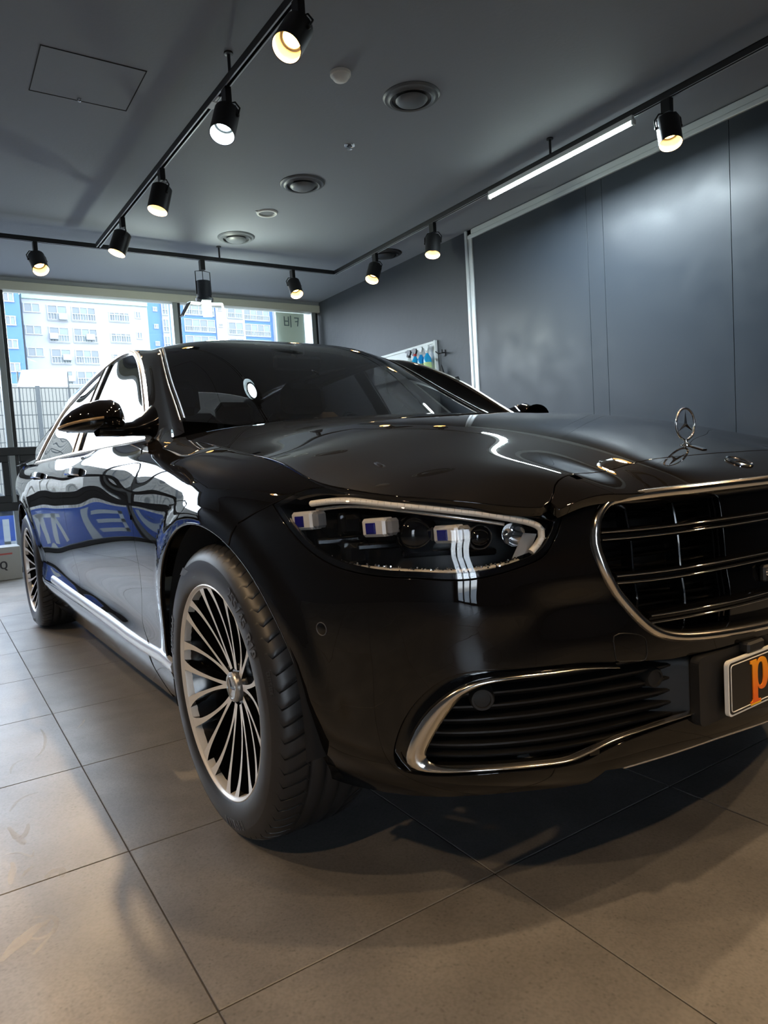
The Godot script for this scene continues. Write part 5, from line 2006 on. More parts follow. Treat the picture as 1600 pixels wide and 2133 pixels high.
func grille():
	var g := Node3D.new()
	g.name = "radiator_grille"
	car.add_child(g, true)
	# opening outline: left edge and foot from the bezel, top edge along the shell
	var e := on(skin, BEZEL)
	var top := [Vector2(.510, .765), Vector2(.492, .779), Vector2(.455, .787), Vector2(.30, .792), Vector2(.15, .793)]
	var half: Array = [Vector2(0, e[0].y - 0.002)] + e + top + [Vector2(0, .793)]
	half = Array(curve2(half, 0.012))
	half[0] = Vector2(0, half[0].y)
	half[half.size() - 1] = Vector2(0, half[half.size() - 1].y)
	var ring := pv(mirror_uv(half))
	# chrome bezel
	var pn := path_on(skin, ring, 0.0)
	var rev := PackedVector3Array(pn[0])
	var prof := PackedVector2Array([Vector2(-.002, -.02), Vector2(-.002, .002), Vector2(.002, .007), Vector2(.006, .0095), Vector2(.011, .0085), Vector2(.0155, .004), Vector2(.0175, -.004), Vector2(.0175, -.03)])
	# across must point into the opening
	var mid := rev[int(rev.size() * 0.2)]
	var d := (rev[int(rev.size() * 0.2) + 1] - mid).normalized()
	var ac: Vector3 = d.cross(pn[1][int(rev.size() * 0.2)])
	if ac.dot(Vector3(0, .65, .85) - mid) < 0.0:
		for k in prof.size():
			prof[k].x = -prof[k].x
	var bz := MB.new()
	bz.sweep(prof, rev, pn[1], true, true, 50.0)
	part("bezel", bz, mat("bezel_chrome", Color(0.86, 0.84, 0.81), 0.16, 1.0), g)
	# dark box behind
	part("backing", panel(skin, ring, [], 0.0, 0.0, -0.11), mats["satin_black"], g)
	part("shroud", wall_strip(skin, ring, 0.012, 0.112), mats["satin_black"], g)
	# thin louvres, three between each pair of bars
	var inner := shift_poly(Array(ring), -0.018)
	var louvre := PackedVector2Array([Vector2(-.0035, -.03), Vector2(.0035, -.03), Vector2(.003, .0), Vector2(0, .0025), Vector2(-.003, .0)])
	var barp := PackedVector2Array([Vector2(-.011, -.02), Vector2(.011, -.02), Vector2(.011, .002), Vector2(.009, .006), Vector2(.004, .007), Vector2(.002, .003), Vector2(-.002, .003), Vector2(-.004, .007), Vector2(-.009, .006), Vector2(-.011, .002)])
	var ys := []
	for k in 16:
		ys.append(0.512 + k * 0.0198)
	var bars := [0.555, 0.635, 0.716]
	for y in ys:
		var near := false
		for q in bars:
			if absf(y - q) < 0.012:
				near = true
		if near or y > 0.80:
			continue
		var line := span(inner, y)
		if line.is_empty():
			continue
		var b := MB.new()
		var pp := row_points(line[0], line[1], y, 0.045)
		b.sweep(louvre, pp[0], pp[1], false, true, 20.0)
		part("louvre", b, mats["gloss_black"], g)
	for y in bars:
		var line := span(inner, y)
		var b := MB.new()
		var pp := row_points(line[0] + 0.006, line[1] - 0.006, y, 0.016)
		b.sweep(barp, pp[0], pp[1], false, true, 30.0)
		var br := part("cross_bar", b, mats["gloss_black"], g)
		for s in [-1, 1]:
			var tb := MB.new()
			var tp := row_points(line[0] + 0.008, line[1] - 0.008, y + s * 0.0065, 0.0098)
			tb.tube(tp[0], 0.0016, 6)
			part("chrome_line", tb, mats["chrome"], br)
	# upright fins
	for u in [-.43, -.315, -.215, -.200, .200, .215, .315, .43]:
		var lo := 1e9
		var hi := -1e9
		for k in inner.size():
			var a: Vector2 = inner[k]
			var c: Vector2 = inner[(k + 1) % inner.size()]
			if (a.x - u) * (c.x - u) <= 0.0 and a.x != c.x:
				var y: float = a.y + (c.y - a.y) * (u - a.x) / (c.x - a.x)
				lo = minf(lo, y)
				hi = maxf(hi, y)
		if lo > 1.0:
			continue
		var pts := PackedVector3Array()
		var nn := PackedVector3Array()
		for k in 15:
			var y := lerpf(lo, hi, k / 14.0)
			pts.append(sk(u, y, 0.036))
			nn.append(skin.nrm(u, y))
		var b := MB.new()
		b.sweep(PackedVector2Array([Vector2(-.0022, -.03), Vector2(.0022, -.03), Vector2(.0022, .002), Vector2(0, .0035), Vector2(-.0022, .002)]), pts, nn, false, true, 20.0)
		part("upright_fin", b, mats["gloss_black"], g)
	# gloss centre panel with the camera
	var cp := [Vector2(0, .50), Vector2(.175, .50), Vector2(.19, .515), Vector2(.19, .775), Vector2(.178, .788), Vector2(0, .79)]
	var cpan := part("centre_panel", panel(skin, pv(mirror_uv(cp)), [], 0.012, 0.0, -0.026), mats["gloss_black"], g)
	var cpos := sk(0.075, .600, 0.020)
	var cb := MB.new()
	cb.box(Transform3D(Basis.IDENTITY, cpos), Vector3(.030, .034, .014), .004)
	part("camera_pod", cb, mats["plastic_black"], cpan)
	cb = MB.new()
	cb.lathe(Transform3D(look(Vector3.BACK), cpos + Vector3(0, 0, .007)), PackedVector2Array([Vector2(.010, 0), Vector2(.009, .003), Vector2(.007, .003), Vector2(.005, .001), Vector2(0, .0015)]), 20)
	part("camera_lens", cb, mats["chrome"], cpan)

# left and right ends of a level line inside an outline
func span(poly: PackedVector2Array, y: float) -> Array:
	var lo := 1e9
	var hi := -1e9
	for k in poly.size():
		var a := poly[k]
		var c := poly[(k + 1) % poly.size()]
		if (a.y - y) * (c.y - y) <= 0.0 and a.y != c.y:
			var x := a.x + (c.x - a.x) * (y - a.y) / (c.y - a.y)
			lo = minf(lo, x)
			hi = maxf(hi, x)
	return [] if lo > hi else [lo, hi]

func row_points(u0: float, u1: float, y: float, deep: float) -> Array:
	var p := PackedVector3Array()
	var n := PackedVector3Array()
	var cnt := maxi(3, int(absf(u1 - u0) / 0.03))
	for k in cnt + 1:
		var u := lerpf(u0, u1, float(k) / cnt)
		p.append(sk(u, y, deep))
		n.append(skin.nrm(u, y))
	return [p, n]

func strip_between(g: Grid, a: PackedVector2Array, b: PackedVector2Array, lifts: Array) -> MB:
	# sheet between two lines on a surface, with a lift for each row across
	var rows := []
	var cnt := a.size() - 1
	var m := lifts.size()
	for k in cnt + 1:
		var row := []
		var qa := a[k]
		var qb := b[k]
		for j in m:
			var q := qa.lerp(qb, lifts[j][0])
			row.append(g.pos(q.x, q.y) + g.nrm(q.x, q.y) * lifts[j][1])
		rows.append(row)
	var o := MB.new()
	o.sheet(rows, Vector3(-.3, 0, 1))
	return o

func lower_intake():
	var n := Node3D.new()
	n.name = "lower_intake"
	car.add_child(n, true)
	var oc := on(skin, INTAKE_OUT)
	var co := on(skin, CHROME_OUT)
	var ci := on(skin, CHROME_IN)
	var outer := curve2(oc.slice(2), 0.012)
	var chrome_o := curve2(co, 0.012)
	var chrome_i := curve2(ci, 0.012)
	# the two lines are matched point by point
	var mo := match_lines(co, ci)
	var ms := match_lines(oc.slice(2), co)
	both("intake_chrome", strip_between(skin, mo[0], mo[1], [[0.0, -0.004], [0.05, 0.003], [0.35, 0.006], [0.6, 0.004], [0.9, -0.002], [1.0, -0.007]]), mats["bezel_chrome"], n)
	both("intake_surround", strip_between(skin, ms[0], ms[1], [[0.0, -0.006], [0.15, -0.008], [0.5, -0.007], [0.85, -0.002], [1.0, -0.002]]), mats["gloss_black"], n)
	# dark back of the opening
	var hole := [Vector2(0, oc[0].y)]
	hole.append_array(Array(curve2(oc, 0.015)))
	hole.append(Vector2(0, oc[oc.size() - 1].y + 0.006))
	var ring := pv(mirror_uv(hole))
	part("backing", panel(skin, ring, [], 0.0, 0.0, -0.10), mats["satin_black"], n)
	part("duct", wall_strip(skin, ring, 0.01, 0.102), mats["satin_black"], n)
	# slats following the bumper
	var slat := PackedVector2Array([Vector2(-.0085, -.035), Vector2(.0105, -.035), Vector2(.0085, -.003), Vector2(.0065, .001), Vector2(.003, .001), Vector2(-.0075, -.012)])
	var inner := shift_poly(Array(ring), -0.012)
	for k in 7:
		var y := 0.334 + k * 0.0228
		var line := span(inner, y)
		if line.is_empty():
			continue
		var b := MB.new()
		var pp := row_points(0.0, line[1] - 0.012, y, 0.026)
		b.sweep(slat, pp[0], pp[1], false, true, 30.0)
		both("slat", b, mats["satin_black"], n)
	# parking sensors
	for e in [[1007, 1463, 0.019, 0.012], [1380, 1419, 0.017, 0.02]]:
		var q := skin.hit(car_eye, cray(e[0], e[1]))
		var b := MB.new()
		b.lathe(Transform3D(look(skin.nrm(q.x, q.y)), sk(q.x, q.y, e[3])), PackedVector2Array([Vector2(e[2] * 1.25, -0.03), Vector2(e[2] * 1.15, -0.002), Vector2(e[2], 0.003), Vector2(e[2] * 0.8, 0.003), Vector2(e[2] * 0.74, 0.0), Vector2(0, 0.001)]), 28)
		both("parking_sensor", b, mats["plastic_black"], n)
	var sq := skin.hit(car_eye, cray(670, 1310))
	var sb := MB.new()
	sb.lathe(Transform3D(look(skin.nrm(sq.x, sq.y)), sk(sq.x, sq.y, 0.001)), PackedVector2Array([Vector2(0.0115, 0.0), Vector2(0.0105, 0.0018), Vector2(0.009, 0.0022), Vector2(0, 0.0024)]), 24)
	both("side_sensor", sb, mats["car_paint"], n)
	var rb := MB.new()
	rb.tube(arc_ring(sk(sq.x, sq.y, -0.0004), skin.nrm(sq.x, sq.y), 0.0122, 28), 0.0009, 6, true)
	both("sensor_ring", rb, mat("sensor_grey", Color(0.30, 0.30, 0.31), 0.4), n)
	# tow-eye cover seam
	var tw := Array(curve2(on(skin, [[1279, 1325], [1290, 1320], [1318, 1320], [1343, 1329], [1347, 1345], [1345, 1372], [1315, 1377], [1284, 1375], [1280, 1350]]), 0.01, true))
	var tp := path_on(skin, pv(tw), 0.0003)
	var tb := MB.new()
	tb.tube(tp[0], 0.0011, 6, true)
	part("tow_cover_seam", tb, mats["satin_black"], n)
	# chrome line under the lip
	var lp := on(skin, LIP.slice(8))
	var lips := Array(curve2(lp, 0.02))
	lips.append(Vector2(0, lips[lips.size() - 1].y + 0.004))
	var l2 := lips.duplicate()
	for k in range(lips.size() - 2, -1, -1):
		l2.append(Vector2(-lips[k].x, lips[k].y))
	var lpn := path_on(skin, pv(l2), -0.002)
	var lb := MB.new()
	lb.tube(lpn[0], 0.0032, 8)
	part("lip_chrome", lb, mats["satin_chrome"], n)

func match_lines(a: Array, b: Array) -> Array:
	# resample both control lines with the same parameter
	var pa := PackedVector2Array()
	var pb := PackedVector2Array()
	var m := mini(a.size(), b.size())
	if a.size() != b.size():
		var ca := curve2(a, 0.01)
		var cb := curve2(b, 0.01)
		for k in 121:
			var q := along(cb, k / 120.0)
			pb.append(q)
			# nearest spot of the outer line
			var best := ca[0]
			for c in ca:
				if c.distance_squared_to(q) < best.distance_squared_to(q):
					best = c
			pa.append(best)
		return [even(pa, pb, true), even(pa, pb, false)]
	for k in m - 1:
		for s in 8:
			pa.append(cat(a, k, s / 8.0))
			pb.append(cat(b, k, s / 8.0))
	pa.append(a[m - 1])
	pb.append(b[m - 1])
	return [even(pa, pb, true), even(pa, pb, false)]

func cat(c: Array, k: int, t: float) -> Vector2:
	var p0: Vector2 = c[maxi(k - 1, 0)]
	var p3: Vector2 = c[mini(k + 2, c.size() - 1)]
	return (c[k] as Vector2).cubic_interpolate(c[k + 1], p0, p3, t)

# spread matched points evenly by the length of the second line
func even(a: PackedVector2Array, b: PackedVector2Array, first: bool) -> PackedVector2Array:
	var acc := PackedFloat64Array([0.0])
	for k in range(1, b.size()):
		acc.append(acc[k - 1] + b[k].distance_to(b[k - 1]) + 1e-6)
	var o := PackedVector2Array()
	var j := 0
	for k in 141:
		var w: float = acc[acc.size() - 1] * k / 140.0
		while j < acc.size() - 2 and acc[j + 1] < w:
			j += 1
		var t := clampf((w - acc[j]) / (acc[j + 1] - acc[j]), 0, 1)
		o.append(a[j].lerp(a[j + 1], t) if first else b[j].lerp(b[j + 1], t))
	return o

func arc_ring(c: Vector3, nn: Vector3, r: float, cnt: int) -> PackedVector3Array:
	var B := look(nn)
	return arc_points(c, r, cnt, B.x, B.z)

func number_plate():
	var n := Node3D.new()
	n.name = "number_plate"
	car.add_child(n, true)
	var cy := 0.402
	var z := 0.866
	# carrier
	var c := MB.new()
	c.extrude(round_rect(0.330, 0.066, 0.014), Transform3D(Basis.IDENTITY, Vector3(0, cy + 0.004, z - 0.024)), 0.018)
	part("carrier", c, mats["plastic_black"], n)
	c = MB.new()
	var rows := []
	for e in [[0.322, 0.062, z - 0.033], [0.335, 0.066, z - 0.05], [0.385, 0.060, z - 0.10]]:
		var ring := []
		for q in round_rect(e[0], e[1], 0.016):
			ring.append(Vector3(q.x, q.y + cy + 0.002, e[2]))
		rows.append(ring)
	c.sheet(rows, Vector3.ZERO, true)
	part("carrier_skirt", c, mats["plastic_black"], n)
	for s in [-1, 1]:
		part("clip", bar(Vector3(s * 0.16 - 0.03, cy + 0.054, z - 0.02), Vector3(s * 0.16 + 0.03, cy + 0.075, z + 0.004), 0.004), mats["plastic_black"], n)
	var white := mat("plate_white", Color(0.86, 0.85, 0.82), 0.35)
	var p := MB.new()
	p.extrude(round_rect(0.266, 0.0535, 0.010), Transform3D(Basis.IDENTITY, Vector3(0, cy, z)), 0.008)
	part("plate_rim", p, white, n)
	p = MB.new()
	p.extrude(round_rect(0.2625, 0.050, 0.009), Transform3D(Basis.IDENTITY, Vector3(0, cy, z + 0.0042)), 0.0012)
	part("plate_face", p, mat("plate_black", Color(0.055, 0.045, 0.038), 0.4), n)
	p = MB.new()
	var line := round_rect(0.2575, 0.0452, 0.007)
	var lp := PackedVector3Array()
	for q in line:
		lp.append(Vector3(q.x, q.y + cy, z + 0.0050))
	p.tube(lp, 0.0011, 6, true)
	part("plate_line", p, white, n)
	var orange := StandardMaterial3D.new()
	orange.roughness = 0.4
	var gt := GradientTexture2D.new()
	var gr := Gradient.new()
	gr.set_color(0, Color(0.95, 0.72, 0.05))
	gr.set_color(1, Color(0.90, 0.36, 0.05))
	gt.gradient = gr
	gt.fill_from = Vector2(0, 0)
	gt.fill_to = Vector2(0, 1)
	gt.width = 16
	gt.height = 128
	orange.albedo_texture = gt
	orange.uv1_triplanar = true
	orange.uv1_scale = Vector3.ONE * 8.0
	orange.uv1_offset = Vector3(0, 0.5, 0)
	lettering("pa", 0.082, 0.002, orange, n, at(-0.122, cy + 0.018, z + 0.0055), true, true)

func round_rect(hx: float, hy: float, r: float) -> PackedVector2Array:
	var o := PackedVector2Array()
	for c in [[1, 1, 0], [-1, 1, 1], [-1, -1, 2], [1, -1, 3]]:
		for k in 6:
			var a: float = (c[2] + k / 5.0) * PI / 2
			o.append(Vector2(c[0] * (hx - r) + cos(a) * r, c[1] * (hy - r) + sin(a) * r))
	return o

func wheels():
	var w := make_wheel()
	w.position = Vector3(-0.958, 0.353, 0)
	w.name = "wheel"
	for e in [[-0.958, -3.106, 0.0], [0.958, 0.0, PI], [0.958, -3.106, PI]]:
		var c: Node3D = w.duplicate()
		c.name = "wheel"
		car.add_child(c, true)
		c.position = Vector3(e[0], 0.353, e[1])
		c.rotation.y = e[2]
		if e[1] < -1.0:
			c.rotation.x = 0.21

# wheel in its own axes: outer face towards -x, hub on the x axis
func make_wheel() -> Node3D:
	var w := Node3D.new()
	w.name = "wheel"
	car.add_child(w, true)
	var T := Transform3D(Basis(Vector3.BACK, PI / 2), Vector3.ZERO)    # local y -> -x
	var R := 0.353
	# tyre: section rows (radius, outward), the shoulders cut by cross grooves
	var sec := [[.247, -.022, 0], [.253, -.010, 0], [.262, -.0035, 0], [.272, -.001, 0], [.285, .0005, 0], [.300, .0, 0], [.313, -.003, 0], [.3145, -.0026, 0], [.324, -.0075, 0], [.333, -.0135, 0], [.3395, -.020, 1], [.3445, -.028, 1], [.3485, -.038, 1], [.351, -.050, 1], [.3525, -.064, 1], [.3530, -.072, 0], [.3465, -.0735, 0], [.3465, -.0815, 0], [.3532, -.083, 0], [.3535, -.100, 0], [.3535, -.1105, 0], [.3460, -.112, 0], [.3460, -.124, 0], [.3535, -.1255, 0], [.3535, -.140, 0], [.3532, -.150, 0], [.3460, -.1515, 0], [.3460, -.1635, 0], [.3530, -.165, 0], [.3525, -.184, 0], [.3460, -.1855, 0], [.3460, -.1935, 0], [.3520, -.195, 1], [.349, -.220, 1], [.340, -.239, 1], [.325, -.251, 0], [.300, -.256, 0], [.272, -.254, 0], [.253, -.245, 0], [.247, -.234, 0]]
	var blocks := 62
	var frac := [0.0, 0.30, 0.60, 0.885, 0.91, 0.975, 0.9999]
	var rows := []
	for s in sec:
		var row := []
		for k in blocks:
			for f in frac:
				var skew: float = (s[1] + 0.05) * 2.2 if s[2] == 1 else 0.0
				var a: float = TAU * (k + f) / blocks + skew * 0.6
				var r: float = s[0]
				if s[2] == 1 and (f == 0.91 or f == 0.975):
					r -= 0.0048
				row.append(T * Vector3(cos(a) * r, s[1], sin(a) * r))
		rows.append(row)
	var ty := MB.new()
	ty.sheet(rows, Vector3.ZERO, true)
	# face outwards
	var mid := 5 * blocks * frac.size()
	if ty.n[mid].x > 0.0:
		for k in ty.n.size():
			ty.n[k] = -ty.n[k]
		ty.ix.reverse()
	var tyre := part("tyre", ty, mats["rubber"], w)
	# raised sidewall lettering
	var letter := mat("tyre_letter", Color(0.19, 0.193, 0.20), 0.35)
	ring_text("255/45 R19", 0.2975, 0.024, 44.0, tyre, letter, 0.0004, -0.06)
	ring_text("PIRELLI", 0.304, 0.022, -76.0, tyre, letter, -0.0002)
	ring_text("PIRELLI", 0.304, 0.022, 163.0, tyre, letter, -0.0002)
	ring_text("OUTSIDE", 0.3265, 0.0095, 16.0, tyre, letter, -0.0086, -0.6)
	# sharp triangular flashes on the sidewall
	for a in [118.0]:
		var fl := MB.new()
		var poly := PackedVector2Array()
		for e in [[0, .322], [6, .318], [-10, .279], [-16, .277]]:
			var q := deg_to_rad(a + e[0])
			poly.append(Vector2(cos(q), sin(q)) * e[1])
		fl.extrude(poly, Transform3D(Basis(Vector3(0, 0, 1), Vector3(0, 1, 0), Vector3(-1, 0, 0)), Vector3(0.0012, 0, 0)), 0.0022)
		part("sidewall_flash", fl, letter, tyre)
	# rim
	var face := mat("machined_alloy", Color(0.84, 0.83, 0.81), 0.34, 0.5)
	var gb: Material = mat("wheel_black", Color(0.025, 0.025, 0.027), 0.14)
	var rb := MB.new()
	rb.lathe(T, PackedVector2Array([Vector2(.252, -.030), Vector2(.258, -.012), Vector2(.2575, -.0085), Vector2(.254, -.0065), Vector2(.2515, -.008), Vector2(.2495, -.012), Vector2(.2462, -.0135), Vector2(.2452, -.018), Vector2(.242, -.05)]), 96, 40)
	part("rim", rb, face, w)
	rb = MB.new()
	rb.lathe(T, PackedVector2Array([Vector2(.2445, -.030), Vector2(.232, -.060), Vector2(.216, -.12), Vector2(.222, -.21), Vector2(.24, -.235)]), 72, 40)
	for k in rb.n.size():
		rb.n[k] = -rb.n[k]
	rb.ix.reverse()
	part("barrel", rb, gb, w)
	# ten forked spokes
	for k in 10:
		var sm := spoke_mesh(face, gb, deg_to_rad(36.0 * k + 9.0), T)
		part("spoke", sm, null, w)
	# hub, bolts, cap
	var hb := MB.new()
	hb.lathe(T, PackedVector2Array([Vector2(.074, -.110), Vector2(.070, -.078), Vector2(.060, -.066), Vector2(.040, -.062), Vector2(0, -.062)]), 40)
	part("hub", hb, gb, w)
	for k in 5:
		var a := TAU * (k + 0.25) / 5
		var c := T * Vector3(cos(a) * .056, -.066, sin(a) * .056)
		var bb := MB.new()
		bb.lathe(Transform3D(T.basis, c), PackedVector2Array([Vector2(.0085, -.01), Vector2(.0085, .004), Vector2(.006, .007), Vector2(0, .006)]), 12)
		part("wheel_bolt", bb, mats["satin_black"], w)
	var cp := MB.new()
	cp.lathe(T, PackedVector2Array([Vector2(.036, -.070), Vector2(.0365, -.050), Vector2(.034, -.0465), Vector2(.029, -.0455), Vector2(.026, -.047), Vector2(0, -.0465)]), 40)
	var cap := part("centre_cap", cp, mat("cap_silver", Color(0.66, 0.66, 0.66), 0.3, 0.8), w)
	var st := MB.new()
	star_mesh(st, Transform3D(Basis(Vector3(0, 0, 1), Vector3(0, 1, 0), Vector3(-1, 0, 0)) * Basis(Vector3.BACK, 0.5), Vector3(.0462, 0, 0)), 0.026, 0.0055, 0.003)
	st.tube(arc_points(Vector3(.0460, 0, 0), 0.0265, 32, Vector3.BACK, Vector3.UP), 0.0012, 6, true)
	part("star_emblem", st, mats["chrome"], cap)
	# brake
	var bd := MB.new()
	bd.lathe(T, PackedVector2Array([Vector2(.09, -.118), Vector2(.178, -.116), Vector2(.180, -.118), Vector2(.180, -.142), Vector2(.09, -.144)]), 56)
	part("brake_disc", bd, mat("disc_iron", Color(0.36, 0.36, 0.37), 0.35, 0.9), w)
	var bc := MB.new()
	for k in 9:
		var a := deg_to_rad(150.0 + 8.0 * k)
		bc.box(Transform3D(T.basis * Basis(Vector3.UP, -a), T * Vector3(cos(a) * .163, -.122, sin(a) * .163)), Vector3(.062, .046, .026), .008)
	part("brake_caliper", bc, mat("caliper_grey", Color(0.12, 0.12, 0.13), 0.35), w)
	return w

# a forked spoke: two curved arms leaving the hub side by side; bright face, black flanks
func spoke_mesh(face: Material, gb: Material, mid: float, T: Transform3D) -> ArrayMesh:
	var f := MB.new()
	var s := MB.new()
	for side in [-1.0, 1.0]:
		var left := []
		var right := []
		for k in 17:
			var t := k / 16.0
			var r := lerpf(0.044, 0.2472, t)
			var off := (2.2 + 8.2 * pow(t, 0.9)) if t < 0.75 else (2.2 + 8.2 * pow(t, 0.9) + 3.0 * pow((t - 0.75) / 0.25, 2.0) * 0.5)
			var a: float = mid + side * deg_to_rad(off)
			var wd := 0.0060 - 0.0018 * sin(PI * minf(t * 1.3, 1.0)) + 0.0085 * pow(t, 9.0)
			var h := -0.058 + 0.022 * t + 0.0225 * t * t
			var c := Vector3(cos(a) * r, h, sin(a) * r)
			var tan := Vector3(-sin(a), 0, cos(a))
			left.append(c + tan * wd)
			right.append(c - tan * wd)
		for k in 16:
			var o := T.basis * Vector3.UP
			f.quad(T * left[k], T * left[k + 1], T * right[k + 1], T * right[k], o)
			for e in [left, right]:
				var dn := Vector3(0, -0.034, 0)
				var m: Vector3 = (left[k] + right[k]) * 0.5
				s.quad(T * e[k], T * e[k + 1], T * (e[k + 1] + dn + (m - e[k]) * 0.3), T * (e[k] + dn + (m - e[k]) * 0.3), T.basis * (e[k] - m))
			s.quad(T * (left[k] + Vector3(0, -.034, 0)), T * (left[k + 1] + Vector3(0, -.034, 0)), T * (right[k + 1] + Vector3(0, -.034, 0)), T * (right[k] + Vector3(0, -.034, 0)), -o)
	var am := f.commit()
	am.surface_set_material(0, face)
	var a2 := []
	a2.resize(Mesh.ARRAY_MAX)
	a2[Mesh.ARRAY_VERTEX] = s.v
	a2[Mesh.ARRAY_NORMAL] = s.n
	a2[Mesh.ARRAY_INDEX] = s.ix
	am.add_surface_from_arrays(Mesh.PRIMITIVE_TRIANGLES, a2)
	am.surface_set_material(1, gb)
	return am

# letters round the sidewall, reading clockwise, tops outwards; centre angle from the front, counted upwards
func ring_text(txt: String, r: float, size: float, centre: float, parent: Node, m: Material, out: float, slope := -0.13):
	var step := rad_to_deg(size * 0.74 / r)
	var b := MB.new()
	for k in txt.length():
		if txt[k] == " ":
			continue
		var a := deg_to_rad(centre - (k - (txt.length() - 1) * 0.5) * step)
		var tm := letter_mesh(txt[k], size)
		# seen from outside (-x): z (front) is to the right, y up
		var up := Vector3(0, sin(a), cos(a))
		var right := Vector3(0, -cos(a), sin(a))
		var lean := (up + Vector3(-1, 0, 0) * slope).normalized()
		var base := Transform3D(Basis(right, lean, right.cross(lean)), Vector3(-out, up.y * r, up.z * r))
		var arr := tm.surface_get_arrays(0)
		var i0 := b.v.size()
		for q in arr[Mesh.ARRAY_VERTEX].size():
			b.v.append(base * (arr[Mesh.ARRAY_VERTEX][q] as Vector3))
			b.n.append(base.basis * (arr[Mesh.ARRAY_NORMAL][q] as Vector3))
		for q in arr[Mesh.ARRAY_INDEX]:
			b.ix.append(i0 + q)
	part("lettering", b, m, parent)

var _letters := {}
func letter_mesh(ch: String, size: float) -> ArrayMesh:
	var key := "%s%.4f" % [ch, size]
	if not key in _letters:
		var f := SystemFont.new()
		f.font_names = PackedStringArray(["Droid Sans"])
		f.font_weight = 700
		var tm := TextMesh.new()
		tm.text = ch
		tm.font = f
		tm.font_size = 48
		tm.pixel_size = size / 34.0
		tm.depth = 0.0010
		tm.curve_step = 3.0
		var am := ArrayMesh.new()
		am.add_surface_from_arrays(Mesh.PRIMITIVE_TRIANGLES, tm.get_mesh_arrays())
		_letters[key] = am
	return _letters[key]

